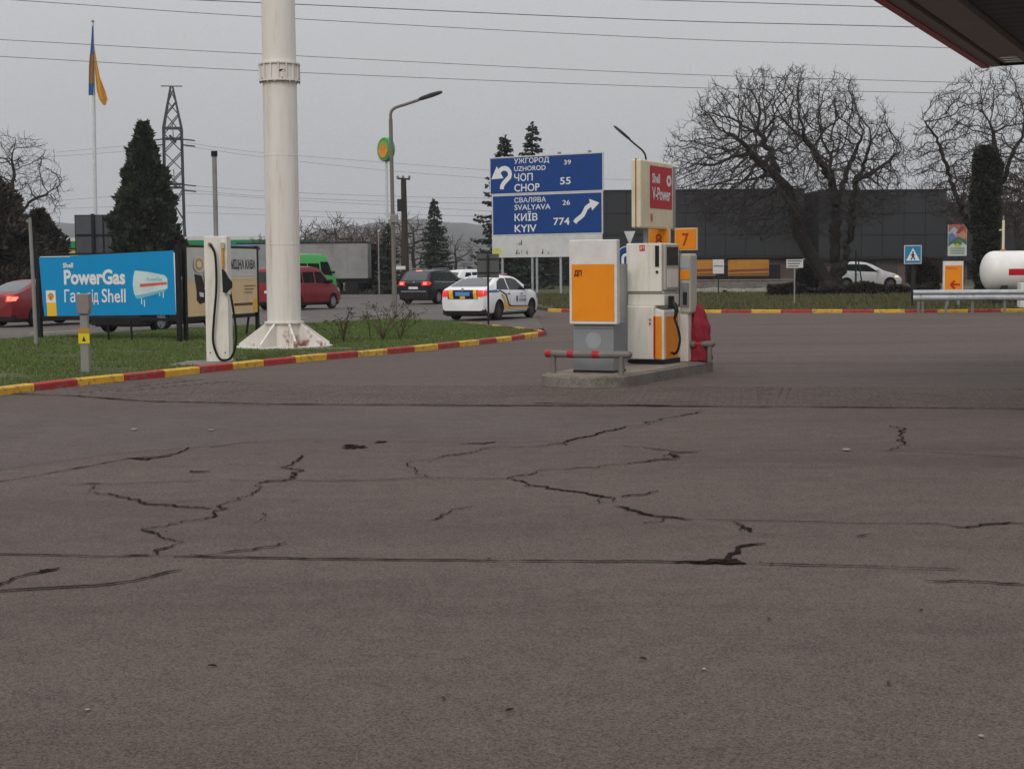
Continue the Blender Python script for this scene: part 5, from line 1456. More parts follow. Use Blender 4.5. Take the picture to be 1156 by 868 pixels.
# ------------------------------------------------------------------ dark clad building
M_CLAD = mat('dark_cladding', S(37,38,41), 0.5, var=0.10, scale=0.5, dirt=S(40,40,41), dirt_amt=0.4, dscale=0.35, spec=0.4)
M_JOINT = mat('cladding_joint', S(20,20,22), 0.7)
M_STUCCO = mat('pinkish_render', S(96,80,76), 0.85, var=0.2, scale=0.7, dirt=S(70,60,56), dirt_amt=0.6, dscale=0.6)
def clad(label, px0, px1, Y, cols_, lower_open):
    a = P(px0, 300, Y); b = P(px1, 300, Y)
    W_ = b.x - a.x
    t = thing('building', label, 'building', (a.x, Y, 0.36))
    zt = P((px0+px1)/2, 216, Y).z - 0.36; zl = P((px0+px1)/2, 290, Y).z - 0.36
    w = MB().box(0, W_, 0.06, 12, zl, zt-0.02).build('upper_wall', M_JOINT, t)
    MB().box(-0.05, W_+0.05, -0.06, 12.1, zt-0.02, zt+0.12).build('parapet', M_DARKMETAL, t)
    MB().box(-0.03, W_+0.03, -0.05, 0.3, zl-0.14, zl-0.005).build('ledge', M_DARKMETAL, t)
    lw = MB().box(0.05, W_-0.05, 0.5, 11.5, -0.3, zl-0.14).build('lower_wall', M_STUCCO, t)
    pw = W_/cols_; ph = (zt-0.02-zl)/3
    me = MB().box(0.02, pw-0.02, 0.0, 0.055, 0.02, ph-0.02).mesh('panel', M_CLAD)
    for i in range(cols_):
        for j in range(3):
            o = link('panel', me, w); o.location = (i*pw, random.uniform(-0.012,0.0), zl+j*ph)
    for x0, x1, z0, z1, m in lower_open:
        op = MB().box(x0*W_, x1*W_, 0.42, 0.49, z0, z1).build('opening', m, lw)
        MB().box(x0*W_-0.06, x1*W_+0.06, 0.455, 0.495, z0-0.06, z1+0.06).build('surround', M_DARKMETAL, lw)
    return t
M_OPEN = mat('dark_opening', S(28,26,26), 0.35, var=0.2)
clad('long building clad in dark panels behind the direction sign and bare tree', 574, 908, 119, 15, [(0.02,0.30,0.0,1.6,M_OPEN),(0.34,0.58,0.0,1.5,M_OPEN),(0.60,0.92,0.0,1.4,M_OPEN)])
clad('shorter dark clad building with brown base right of the bare tree', 924, 1068, 116, 6, [(0.02,0.42,0.0,1.3,mat('brown_gate', S(84,66,62), 0.6, var=0.2)),(0.46,0.62,0.7,1.7,mat('dull_pane', S(70,66,66), 0.3)),(0.70,0.98,0.0,1.5,M_OPEN)])
b3 = clad('low slate grey building at the right edge behind the ivy column', 1076, 1260, 142, 7, [(0.1,0.3,0.0,1.6,M_OPEN),(0.5,0.7,0.0,1.6,M_OPEN)])
b3.scale = (1,1,0.86)
M_BYEL = mat('hoarding_yellow', S(170,118,44), 0.6, var=0.15, scale=0.8, dirt=S(120,84,40), dirt_amt=0.6)
def hoarding(label, px0, px1, Y):
    a = P(px0, 320, Y); b = P(px1, 320, Y); W_ = b.x-a.x
    t = thing('hoarding', label, 'hoarding', (a.x, Y, 0.37))
    z1_ = P(px0, 293.5, Y).z - 0.37; z0_ = P(px0, 311.5, Y).z - 0.37
    bd = MB().box(0, W_, 0, 0.06, z0_, z1_).build('board', M_BYEL, t)
    flat([(0.02,z0_+0.25),(W_-0.02,z0_+0.3),(W_-0.02,z0_+0.48),(0.02,z0_+0.40)], mat('brown_red_print', S(120,60,44), 0.6, var=0.2), bd, -0.004, 'stripe')
    flat([(0.02,z0_+0.04),(W_-0.02,z0_+0.04),(W_-0.02,z0_+0.2),(0.02,z0_+0.14)], mat('brown_red_print2', S(112,74,50), 0.6, var=0.3), bd, -0.004, 'stripe')
    for x in (0.1, W_-0.1): MB().box(x-.05,x+.05,0.061,0.15,0,z1_).build('post', M_DARKMETAL, t)
    return t
hoarding('yellow hoarding with red stripes, the shorter one beside the pump', 778, 808, 108)
hoarding('longer yellow hoarding with red stripes under the dark building', 822, 868, 108)
# street rubble strip and low walls between
t = thing('low_wall', 'long low grey concrete wall below the yellow hoardings', 'wall', (P(782,330,98).x, 98, 0.37))
MB().box(0,9.5,0,0.35,-0.05,0.45).build('wall', M_CONC, t, bevel=0.03)
MB().box(-0.05,9.55,-0.04,0.39,0.45,0.53).build('coping', M_CONC, t, bevel=0.02)
for k, (px, w, h, lab) in enumerate(((785,1.6,.34,'broken pale concrete kerb piece nearest the pump'),(815,1.2,.28,'short broken pale kerb piece under the small white plate'),(842,2.0,.32,'long pale kerb piece left of the white notice'),(868,1.1,.26,'pale kerb piece just below the longer hoarding end'))):
    b = P(px, 333, 78); b.z = 0.34
    mb = MB(); mb.prism([(0,0),(w,0),(w*.97,h*.8),(w*.6,h),(w*.2,h*.75),(0.02,h*.9)], 0, 0.4)
    tag(mb.build('concrete_block', mat('pale_concrete', S(150,146,138), 0.85, var=0.25, bump=0.5, bscale=15), bevel=0.03), lab, 'concrete').location = b
# coloured banner
b_ = P(1080, 330, 112); b_.z = 0.37
t = thing('banner', 'colourful banner with a green mountain shape on the dark wall', 'banner', b_)
z0_ = P(1080,289,112).z-.37; z1_ = P(1080,253,112).z-.37
pan = MB().box(-0.66,0.66,-0.03,0.03,z0_,z1_).build('sheet', mat('banner_white', S(186,188,184), 0.6, var=0.06), t)
def bn(pts, c): flat([(x*1.28-.64, z0_+(z1_-z0_)*z) for x, z in pts], mat('banner_%d_%d_%d' % c, S(*c), 0.6, var=0.15, scale=3), pan, -0.034-0.003*len(pan.children), 'print')
bn([(0,.42),(1,.42),(1,1),(0,1)], (150,92,80)); bn([(0,.72),(.3,.92),(.55,.80),(.5,.62),(0,.6)], (150,160,166)); bn([(0,.45),(.4,.48),(.42,.62),(.2,.74),(0,.66)], (86,112,160)); bn([(.35,.60),(.6,.84),(1,.70),(1,.55),(.7,.52)], (176,120,96)); bn([(.4,.72),(.7,.92),(.95,.9),(.6,.7)], (130,60,50))
bn([(0,.30),(.25,.40),(.52,.55),(.8,.42),(1,.34),(1,.46),(.55,.62),(0,.40)], (44,104,84)); bn([(.25,.40),(.5,.52),(.78,.38),(.52,.30)], (60,110,60)); bn([(.3,.30),(.5,.40),(.72,.30)], (170,168,80))
for z in (.06,.14,.22): bn([(.1,z),(.9,z),(.9,z+.05),(.1,z+.05)], (140,158,140))
for x in (-0.5,0.5): MB().box(x-.04,x+.04,0.031,0.1,0,z1_).build('post', M_DARKMETAL, t)

# ------------------------------------------------------------------ canopy above right
cc = Vector((7.8, 26.6, 0)); CZ0 = 4.88
t = thing('canopy', 'dark station canopy with a red edge in the upper right corner', 'canopy', (cc.x, cc.y, 0), IRZ)
M_SOFF = mat('soffit', S(66,63,61), 0.6, var=0.10, stretch=(0.15,3,1), scale=3)
M_SOFF2 = mat('soffit_border', S(136,127,118), 0.55, var=0.1)
Wc, Dc = 7.5, 10.0
MB().box(0.85, Wc, -Dc, -0.15, CZ0+0.16, CZ0+0.55).build('soffit', M_SOFF, t)
# soffit slats
for k in range(22):
    MB().box(0.9, Wc-0.1, -0.3-0.42*(k+1)+0.02, -0.3-0.42*k-0.01, CZ0+0.13, CZ0+0.158).build('soffit_board', M_SOFF, t)
MB().box(0.36, 0.85, -Dc, -0.15, CZ0+0.05, CZ0+0.5).build('border', M_SOFF2, t)
MB().box(0.12, 0.30, -Dc, -0.05, CZ0+0.02, CZ0+0.5).build('gutter', M_SOFF2, t)
MB().box(0.30, 0.36, -Dc, -0.05, CZ0+0.10, CZ0+0.5).build('recess', M_BLACK, t)
MB().box(0.0, 0.12, -Dc, 0.0, CZ0, CZ0+0.62).build('red_fascia', mat('fascia_red', S(168,34,44), 0.4, var=0.06), t)
MB().box(-0.012, -0.001, -Dc, 0.0, CZ0+0.06, CZ0+0.6).build('fascia_trim', M_WHITE, t)
MB().box(0.12, Wc, -0.05, 0.0, CZ0+0.02, CZ0+0.62).build('front_fascia', M_DARKMETAL, t)
MB().box(0.42, 0.75, -6.2, -5.3, CZ0+0.03, CZ0+0.049).build('lamp_reflection', mat('amber_panel', S(150,110,60), 0.4), t) if False else None
for k in range(3): MB().box(0.44, 0.70, -0.5-0.28*k, -0.38-0.28*k, CZ0+0.03, CZ0+0.049).build('louvre', M_LAMPOFF, t)
for k in range(2):
    ft = MB().box(2.4, 3.6, -3.2-4.2*k, -2.9-4.2*k, CZ0+0.085, CZ0+0.128).build('light_fitting', M_SOFF2, t)
MB().box(5.0, 5.4, -6.4, -6.0, 0, CZ0+0.16).build('column', M_WHITE, t)

# ------------------------------------------------------------------ things across the road
M_GCAN = mat('green_fascia', S(22,124,76), 0.4, var=0.05)
a = P(62, 300, 165); b = P(352, 300, 165)
t = thing('canopy', 'far green and yellow station canopy behind the dark conifer', 'canopy', (a.x, 165, 0))
W_ = b.x-a.x; zf = P(250, 279, 165).z; zt_ = P(250, 267, 165).z
MB().box(0,W_,0,14,zf,zt_-.35).build('fascia', M_GCAN, t, bevel=0.05)
MB().box(0.1,W_-0.2,0.05,13.9,zt_-.35,zt_).build('roof_edge', M_SIGNW, t)
MB().box(0.4,W_*0.78,0.4,13.5,zf-.75,zf-.12).build('yellow_band', mat('pale_yellow_band', S(206,196,100), 0.45), t)
MB().box(0.6,W_-0.6,0.6,13.3,zf-.12,zf).build('soffit', M_DARKMETAL, t)
for x in (3, W_*.5, W_-3): MB().box(x-.25,x+.25,5,5.5,0,zf-.1).build('column', M_SIGNW, t)
# grey tilt trailer
a = P(268, 320, 112); b = P(416, 320, 112); W_ = b.x-a.x
t = thing('trailer', 'grey tarpaulin truck trailer parked beyond the red van', 'trailer', (a.x, 112, 0.0))
zt_ = P(380, 274.5, 112).z; zb_ = P(380, 315, 112).z
M_TARP = mat('grey_tarp', S(136,136,135), 0.6, var=0.08, scale=0.6, bump=0.3, bscale=2, dirt=S(88,86,84), dirt_amt=0.5, dscale=0.5)
MB().box(0,W_,0,2.5,zb_,zt_).build('tarpaulin', M_TARP, t, bevel=0.06)
MB().box(-0.03,W_+0.03,-0.03,2.53,zt_-0.02,zt_+0.07).build('roof_rail', M_DARKMETAL, t)
for k in range(9):
    x = 0.4 + k*(W_-0.8)/8
    MB().box(x-.03,x+.03,-0.02,-0.001,zb_+0.05,zt_-0.05).build('strap', M_TARP, t)
MB().box(0.1,W_-0.1,0.3,2.2,zb_-0.28,zb_-0.01).build('chassis', M_BLACK, t)
for x in (W_-1.2,W_-2.5,1.6,2.9):
    for y in (0.3,2.2): MB().lathe([(0.3,-.14),(0.5,-.14),(0.52,0),(0.5,.14),(0.3,.14)], 20, (x,y,0.52), 'Y').build('wheel', M_RUBBER, t, True)
MB().box(W_-5.5,W_-3.4,0.02,0.06,0.45,zb_-0.1).build('side_guard', M_DARKMETAL, t)
MB().box(W_-3.15,W_-3.0,-0.03,0.02,zb_-0.25,zb_-0.15).build('side_marker', M_TAIL, t)
# blue roofed kiosk behind the coffee board
a = P(256, 300, 95)
t = thing('kiosk', 'low kiosk with a blue roof above the coffee billboard', 'kiosk', (a.x,95,0))
zt_ = P(270,275,95).z; zb_ = P(270,282.5,95).z
MB().box(0,1.7,0,2,zb_,zt_-.1).build('roof', mat('blue_roof', S(60,88,140), 0.5), t, bevel=0.08)
MB().box(0.1,1.6,0.1,1.9,0,zb_).build('wall', M_GREY, t); MB().box(0.3,1.3,0.06,0.11,1.1,2.2).build('window', M_GLASS, t)
# hoarding seen from the back
a = P(86, 300, 78); b = P(142, 300, 78); W_ = b.x-a.x
t = thing('billboard', 'grey back of a billboard left of the dark conifer', 'billboard', (a.x,78,0))
z0_ = P(100,287,78).z; z1_ = P(100,243.5,78).z
M_BACK = mat('board_back', S(78,80,84), 0.6, var=0.12, scale=1.5)
nx, nz = 3, 2
for i in range(nx):
    for j in range(nz):
        MB().box(i*W_/nx+.01,(i+1)*W_/nx-.01,0.05,0.07,z0_+j*(z1_-z0_)/nz+.01,z0_+(j+1)*(z1_-z0_)/nz-.01).build('panel', M_BACK, t)
MB().box(-.04,W_+.04,0.075,0.12,z0_-.04,z1_+.04).build('frame', M_DARKMETAL, t)
MB().box(W_*.36-.07,W_*.36+.07,-0.1,0.04,0,z1_+.08).build('post', M_FRAME, t)
MB().box(0,W_,-0.02,0.045,(z0_+z1_)/2-.03,(z0_+z1_)/2+.03).build('rail', M_FRAME, t)
MB().box(W_*.55,W_*.57,-0.02,0.045,z0_,z1_).build('stiffener', M_FRAME, t)
# flag on its pole
b_ = P(108, 300, 150); b_.z = 0
t = thing('flag_pole', 'tall thin pale flagpole rising into the grey sky', 'flagpole', b_)
tp_ = P(104.8, 25, 150)
dx = tp_.x - b_.x
MB().tube([(0,0,0),(dx*.55,0,tp_.z*.55),(dx,0,tp_.z)], [0.20,0.16,0.09], 12).build('pole', mat('pale_pole', S(190,192,194), 0.5), t, True)
MB().lathe([(0.02,-.12),(.14,0),(.14,.1),(.02,.2)], 12, (dx,0,tp_.z)).build('finial', M_GREY, t)
fl = thing('flag', 'limp blue and yellow flag hanging from the tall flagpole', 'flag', (tp_.x, 149.8, 0))
M_FB = mat('flag_blue', S(36,92,150), 0.7, var=0.12); M_FY = mat('flag_yellow', S(206,150,40), 0.7, var=0.12); M_FD = mat('flag_fold', S(138,104,56), 0.7, var=0.15)
def fz(py): return P(105, py, 150).z
def fx(px): return (px-104.8)/1800*150
def cloth(nm, rows_, m, amp=0.10, ph=0.0):
    """hanging folds: each row is (py, left px, right px)"""
    vs = []; fs = []; N = 10; rr = []
    for (p0, l0, r0), (p1, l1, r1) in zip(rows_, rows_[1:]):
        for k in range(6): s_ = k/6; rr.append((p0+(p1-p0)*s_, l0+(l1-l0)*s_, r0+(r1-r0)*s_))
    rr.append(rows_[-1])
    for side in (0, 1):
        for py, l, r_ in rr:
            for i in range(N+1):
                s_ = i/N; w_ = (r_-l)/8
                y = amp*w_*math.sin(s_*9+py*0.05+ph) + (0.03 if side else 0)
                vs.append((fx(l+(r_-l)*s_), y, fz(py)))
    M_ = len(rr)
    for side in (0,1):
        o = side*M_*(N+1)
        fs += [(o+j*(N+1)+i, o+j*(N+1)+i+1, o+(j+1)*(N+1)+i+1, o+(j+1)*(N+1)+i) for j in range(M_-1) for i in range(N)]
    return MB().add(vs, fs).build(nm, m, fl, True)
cloth('blue_cloth', [(30,104.2,105.4),(45,103.0,105.6),(62,101.2,105.8)], M_FB)
cloth('folded_cloth', [(62,101.2,105.3),(75,100,105.2),(95,99.0,105)], M_FD, 0.12, 1)
cloth('blue_corner', [(95,99.0,105),(108,98.4,105.0)], M_FB, 0.12, 1)
cloth('yellow_cloth', [(50,105.6,106.0),(70,106.0,108.5),(88,106.6,111.5),(104,107.2,117.5),(113,109.5,120.2),(119.5,114.5,117.5)], M_FY, 0.2, 2)
# lattice pylon
b_ = P(198.5, 300, 260); b_.z = 0
t = thing('pylon', 'dark steel lattice pylon behind the dark conifer', 'pylon', b_, R(8))
def pz(py): return P(198, py, 260).z
zp = [(0,1.9),(pz(255),1.5),(pz(145),1.42),(pz(98),0.16)]
def hw(z): return lerp_prof(zp, z)
for sx_ in (-1,1):
    for sy_ in (-1,1):
        MB().tube([(sx_*h,sy_*h,z) for z, h in zp], 0.2, 4).build('leg', M_DARKMETAL, t)
M_STEELD = mat('pylon_steel', S(64,62,66), 0.6, var=0.1)
levels = [0,5,10,15]; z = 15
top_ = zp[-1][0]
while z < top_-1: z += 3.0 if z < zp[2][0] else 2.0; levels.append(min(z, top_))
for z0, z1 in zip(levels, levels[1:]):
    mb = MB(); h0, h1 = hw(z0), hw(z1)
    for a_, b2 in (((-1,-1),(1,-1)),((1,-1),(1,1)),((1,1),(-1,1)),((-1,1),(-1,-1))):
        for p_, q_ in ((a_,b2),(b2,a_)):
            mb.tube([(p_[0]*h0,p_[1]*h0,z0),(q_[0]*h1,q_[1]*h1,z1)], 0.10, 4)
    mb.build('bracing', M_STEELD, t)
for py in (145, 157, 208, 212):
    z = pz(py); h = hw(z); mb = MB()
    for a_, b2 in (((-1,-1),(1,-1)),((1,-1),(1,1)),((1,1),(-1,1)),((-1,1),(-1,-1))): mb.tube([(a_[0]*h,a_[1]*h,z),(b2[0]*h,b2[1]*h,z)], 0.15, 4)
    mb.build('ring_beam', M_DARKMETAL, t)
for py in (158, 209):
    z = pz(py); mb = MB()
    mb.tube([(0,-6,z+0.1),(0,6,z+0.1)], 0.22, 6); mb.tube([(0.5,-6,z),(0,0,z+2.5)], 0.1, 4)
    mb.build('crossarm', M_DARKMETAL, t)
    for s_ in (-1,1):
        for dz in (0,-0.9):
            MB().tube([(s_*1.4,-1.4,z+dz),(s_*3.6,-1.4,z+dz-0.25)], 0.11, 6).build('insulator', M_DARKMETAL, t)
MB().tube([(-1.7,0,pz(97.5)),(1.7,0,pz(97.5))], 0.09, 6).build('peak_arm', M_STEELD, t)

# ------------------------------------------------------------------ wires
M_WIRE = mat('wire', S(92,92,95), 0.7)
def wire(label, pxs, Y0, Y1, rad, ext=900, group='overhead wires'):
    pts = []
    x0, x1 = pxs[0][0], pxs[-1][0]
    full = [(x0-ext, pxs[0][1] - (pxs[1][1]-pxs[0][1])/(pxs[1][0]-x0)*ext)] + pxs + [(x1+ext, pxs[-1][1] + (pxs[-1][1]-pxs[-2][1])/(x1-pxs[-2][0])*ext)] if ext else pxs
    for x, y in full:
        pts.append(P(x, y, Y0 + (Y1-Y0)*(x-0)/1156))
    o = MB().tube(spline(pts, 8), rad, 5).build('overhead_wire', M_WIRE)
    tag(o, label, 'wire')
W1 = [('uppermost wire leaving the sky at the top edge right of centre', [(690,-1),(840,3.2),(988,8)], .015),
 ('overhead wire passing just below the top edge behind the mast', [(215,0),(330,5),(740,23),(1040,31)], .017),
 ('overhead wire third from the top across the sky', [(11,0),(290,19),(740,43),(1060,54)], .012),
 ('overhead wire crossing the mast just above its collar', [(0,45),(290,61),(740,83),(1100,94)], .011),
 ('lowest long overhead wire crossing the mast at its collar', [(0,64),(290,80),(740,98),(1090,106)], .011)]
for lab, pp, r_ in W1: wire(lab, pp, 58, 66, r_)
FW = [[(209,161),(290,172),(440,184),(560,193)],[(209,165),(300,178),(440,193),(560,202)],[(209,209),(300,216),(450,222),(560,224)],[(209,214),(300,222),(450,228),(560,230)],
      [(0,232),(190,219),(330,226),(560,239)],[(64,172),(130,166),(189,160)],[(40,178),(130,172),(189,165)],[(60,236),(200,232),(330,238),(560,245)],[(590,200),(700,203),(760,206)],[(210,240),(330,244),(440,248)]]
for i, pp in enumerate(FW):
    wire('thin distant power line strung from the lattice pylon', pp, 255, 262, 0.026, ext=0)
    bpy.data.objects[-1] if False else None
for o in list(col.objects):
    if o.name.startswith('overhead_wire') and o.get('label','').startswith('thin distant'): o['group'] = 'distant power lines'
# ------------------------------------------------------------------ bare trees (limbs grow towards points spread through the crown)
def grow_tree(stems, attract, infl, kill, step, seed, max_iter=90):
    rnd = random.Random(seed)
    nodes = []; parent = []
    for it0, st in enumerate(stems):
        prev = None if st[0][1] is None else st[0][1]
        pts = [Vector(p) for p, _ in st]
        last = -1
        if len(nodes):
            # join the stem to the nearest node already there
            last = min(range(len(nodes)), key=lambda i: (nodes[i]-pts[0]).length)
        for a, b in zip(pts, pts[1:]):
            n_ = max(1, int((b-a).length/step))
            for k in range(n_ + (1 if b is pts[-1] else 0)):
                p = a + (b-a)*(k/n_)
                j = step*(0.12 if it0 == 0 else 0.3)
                nodes.append(p + Vector((rnd.gauss(0,j),rnd.gauss(0,j),0)) if last >= 0 else p); parent.append(last); last = len(nodes)-1
    attract = [Vector(a) for a in attract]
    alive = attract
    near = [None]*len(attract)
    best = [(1e9,-1)]*len(alive)
    start_new = 0
    for it in range(max_iter):
        # only freshly added nodes can beat the stored nearest ones
        if len(nodes) > start_new:
            kd = kdtree.KDTree(len(nodes)-start_new)
            for i in range(start_new, len(nodes)): kd.insert(nodes[i], i)
            kd.balance()
            for q, a in enumerate(alive):
                co, idx, d = kd.find(a)
                if d < best[q][0]: best[q] = (d, idx)
            start_new = len(nodes)
        keep = [q for q in range(len(alive)) if best[q][0] > kill]
        alive = [alive[q] for q in keep]; best = [best[q] for q in keep]
        pull = {}
        for q, a in enumerate(alive):
            d, idx = best[q]
            if d < infl:
                v = (a - nodes[idx]).normalized()
                pull[idx] = pull.get(idx, Vector((0,0,0))) + v
        if not pull: 
            if infl > 12: break
            infl *= 1.4; continue
        added = 0
        for idx, v in pull.items():
            if v.length < 0.15: v = v + Vector((rnd.gauss(0,1),rnd.gauss(0,1),rnd.gauss(0,1)))
            v = v.normalized()
            if parent[idx] >= 0: v = (v + (nodes[idx]-nodes[parent[idx]]).normalized()*0.45).normalized()
            v = (v + Vector((rnd.gauss(0,.20),rnd.gauss(0,.20),rnd.gauss(0,.20)))).normalized()
            nodes.append(nodes[idx] + v*step); parent.append(idx); added += 1
        if len(nodes) > 16000: break
    return nodes, parent
def tree_meshes(nodes, parent, r_tip, r_base, twig_len, twig_n, seed, power=2.15, twig_r=0.008):
    rnd = random.Random(seed)
    n_ = len(nodes); ch = [[] for _ in range(n_)]
    for i, p in enumerate(parent):
        if p >= 0: ch[p].append(i)
    acc = [0.0]*n_
    for i in range(n_-1, -1, -1):
        acc[i] = max(acc[i], 0)
        if not ch[i]: acc[i] = r_tip**power
        else: acc[i] = sum(acc[c] for c in ch[i]) * 1.0
    # nodes were appended parents first, so the reverse order is safe
    rad = [a**(1/power) for a in acc]
    k = r_base / max(rad)
    rad = [max(r_tip, r_*k) if r_ > r_tip*1.6 else r_tip for r_ in rad]
    big, small = MB(), MB()
    starts = [(i, None) for i in range(n_) if parent[i] < 0]
    stack = starts
    while stack:
        i, pr = stack.pop()
        chain = [i] if pr is None else [pr, i]
        cur = i
        while ch[cur]:
            m_ = max(ch[cur], key=lambda c: rad[c])
            for c in ch[cur]:
                if c != m_: stack.append((c, cur))
            chain.append(m_); cur = m_
        if len(chain) < 2: continue
        pts = [nodes[c] for c in chain]
        rr = [rad[c] for c in chain]
        if pr is not None: rr[0] = rr[1]
        mx_ = max(rr)
        if mx_ > 0.06:
            # thick part in the trunk mesh, thin rest in the crown mesh
            cut = max([q for q in range(len(rr)) if rr[q] > 0.05] + [1])
            big.tube(pts[:cut+1], rr[:cut+1], 9 if mx_ > 0.15 else 6)
            if cut < len(pts)-1: small.tube(pts[cut:], rr[cut:], 4, False)
        else: small.tube(pts, rr, 4, False)
    for i in range(n_):
        if rad[i] < 0.035:
            for q in range(twig_n if ch[i] else twig_n+2):
                if rnd.random() < 0.35: continue
                d = (nodes[i]-nodes[parent[i]]).normalized() if parent[i] >= 0 else Vector((0,0,1))
                v = (d*0.6 + Vector((rnd.gauss(0,.6),rnd.gauss(0,.6),rnd.gauss(0.15,.6)))).normalized()
                L = twig_len*rnd.uniform(.35,1.1)
                p1 = nodes[i] + v*L*.5; v2 = (v + Vector((rnd.gauss(0,.35),rnd.gauss(0,.35),rnd.gauss(.2,.35)))).normalized()
                p2 = p1 + v2*L*.5
                small.tube([nodes[i],p1,p2], [twig_r*1.2,twig_r,twig_r*.6], 3, False)
                if rnd.random() < .5:
                    v3 = (v + Vector((rnd.gauss(0,.8),rnd.gauss(0,.8),rnd.gauss(.1,.8)))).normalized()
                    small.tube([p1, p1+v3*L*.45], [twig_r*.9,twig_r*.5], 3, False)
    return big, small
def bare_tree(label, base, stems_px, Y, n_att, env, r_base, seed, infl=2.2, kill=0.42, step=0.24, twig=0.55, twn=1, r_tip=0.016, twig_r=0.008, group=None):
    """stems_px: polylines read along the trunk; env(rnd) gives a crown point as (px, py, depth offset)"""
    rnd = random.Random(seed)
    t = thing('bare_tree', label, 'tree', base, 0, group)
    b = Vector(base)
    stems = [[(P(x, y, Y + dy) - b, 0) for x, y, dy in s_] for s_ in stems_px]
    stems[0][0] = (Vector((0,0,-0.1)), 0)
    att = []
    while len(att) < n_att:
        e = env(rnd)
        if e: att.append(P(e[0], e[1], Y + e[2]) - b)
    nodes, parent = grow_tree(stems, att, infl, kill, step, seed)
    big, small = tree_meshes(nodes, parent, r_tip, r_base, twig, twn, seed+1, twig_r=twig_r)
    big.build('trunk', M_BARK, t, True)
    small.build('crown', M_TWIG, t)
    return t
def env_main(rnd):
    x = rnd.uniform(744, 1036); y = rnd.uniform(70, 275); d = rnd.uniform(-5.5, 5.5)
    u = (x-889)/146; v = (y-205)/(135 if y < 205 else 72); w = d/5.5
    top = 0.0
    q = u*u + v*v + w*w
    if q > 1 or q < 0.05: return None
    # scalloped outline
    if q > 0.86 and math.sin(x*0.12) < -0.5: return None
    return (x, y, d)
b0 = P(939, 334, 79); b0.z = 0.36
bare_tree('big spreading bare tree with several dark stems left of the white hatchback', b0,
   [[(939,334,0),(932,314,0),(917,292,0),(903,265,0),(899,240,-.3),(890,214,-.6),(872,196,-1),(846,172,-1.5)],
    [(941,320,0.2),(942,298,.3),(943,265,.3),(943,235,.3),(940,205,.5),(937,175,.8)],
    [(946,325,0),(953,297,-.3),(960,265,-.4),(962,235,-.5),(966,205,-.9),(980,176,-1.2)],
    [(943,240,.3),(952,205,1.6),(962,180,2.6),(975,150,3)],
    [(899,240,-.3),(880,205,2),(868,170,3),(858,150,3)],[(940,205,.5),(918,170,-2),(905,150,-2.5)],[(966,205,-.9),(1000,185,1),(1018,170,2)]], 79, 5600, env_main, 0.44, 11, infl=1.7, kill=0.29, step=0.2, twig=0.5, twn=2, r_tip=0.013, twig_r=0.0085)
def env_r(rnd):
    x = rnd.uniform(1018, 1215); y = rnd.uniform(72, 262); d = rnd.uniform(-4, 4)
    u = (x-1118)/100; v = (y-195)/(124 if y < 195 else 68); w = d/4
    q = u*u+v*v+w*w
    return (x, y, d) if 0.06 < q < 1 else None
b0 = P(1119, 330, 80); b0.z = 0.38
bare_tree('bare tree with thin crown behind the ivy column on the right', b0,
   [[(1119,330,0),(1117,285,0),(1122,245,0),(1128,212,0),(1124,180,.3),(1120,145,.5)],
    [(1116,292,0),(1098,262,-.2),(1082,228,-.4),(1071,195,-.6),(1060,160,-.8),(1042,135,-1)],
    [(1128,212,0),(1142,180,-1),(1156,150,-1.5)]], 80, 2300, env_r, 0.24, 23, infl=1.9, kill=0.36, step=0.22, r_tip=0.014, twig_r=0.0095, twn=2)
def env_l(rnd):
    x = rnd.uniform(-60, 80); y = rnd.uniform(148, 268); d = rnd.uniform(-3.5,3.5)
    u = (x-8)/72; v = (y-215)/(68 if y < 215 else 52); w = d/3.5
    q = u*u+v*v+w*w
    return (x, y, d) if 0.05 < q < 1 else None
b0 = P(14, 325, 90); b0.z = 0
bare_tree('bare tree at the left edge above the dark bushes', b0, [[(14,325,0),(13,270,0),(12,235,0),(15,205,0),(14,175,0)],[(13,250,0),(30,232,0),(48,220,0),(64,212,0)]], 90, 1500, env_l, 0.17, 31, infl=2.0, kill=0.42, step=0.26, twig=0.7, twig_r=0.009, r_tip=0.013)
# far brown trees: one grown, then copied
def env_f(rnd):
    x = rnd.uniform(340, 420); y = rnd.uniform(242, 296); d = rnd.uniform(-4,4)
    q = ((x-380)/34)**2 + ((y-272)/29)**2 + (d/4)**2
    return (x, y, d) if q < 1 else None
b0 = P(380, 325, 150); b0.z = 0
M_TWIG_SAVE = M_TWIG
M_TWIG = mat('brown_twigs', (0.075,0.052,0.046), 0.9, var=0.3, scale=0.5)
ft = bare_tree('brown bare tree in the row behind the grey trailer', b0, [[(380,325,0),(380,300,0),(381,280,0),(379,265,0)]], 150, 420, env_f, 0.2, 41, infl=3.5, kill=0.8, step=0.5, twig=1.2, twn=2, twig_r=0.022, r_tip=0.03, group='brown trees behind the trailer')
M_TWIG = M_TWIG_SAVE
for k, (px, s_, rz_) in enumerate(((345,0.95,1.2),(362,0.8,2.6),(398,0.9,4.0),(412,0.8,5.1),(426,0.85,0.6),(330,0.9,3.3),(310,0.8,2.0),(455,0.95,2.2),(468,0.9,4.4),(514,0.7,1.0))):
    c = copy_tree(ft); q = P(px, 320, 150 + 6*math.sin(k*2.1)); c.location = (q.x, q.y, 0); c.scale = (s_,s_,s_*random.uniform(.9,1.08)); c.rotation_euler = (0,0,rz_)
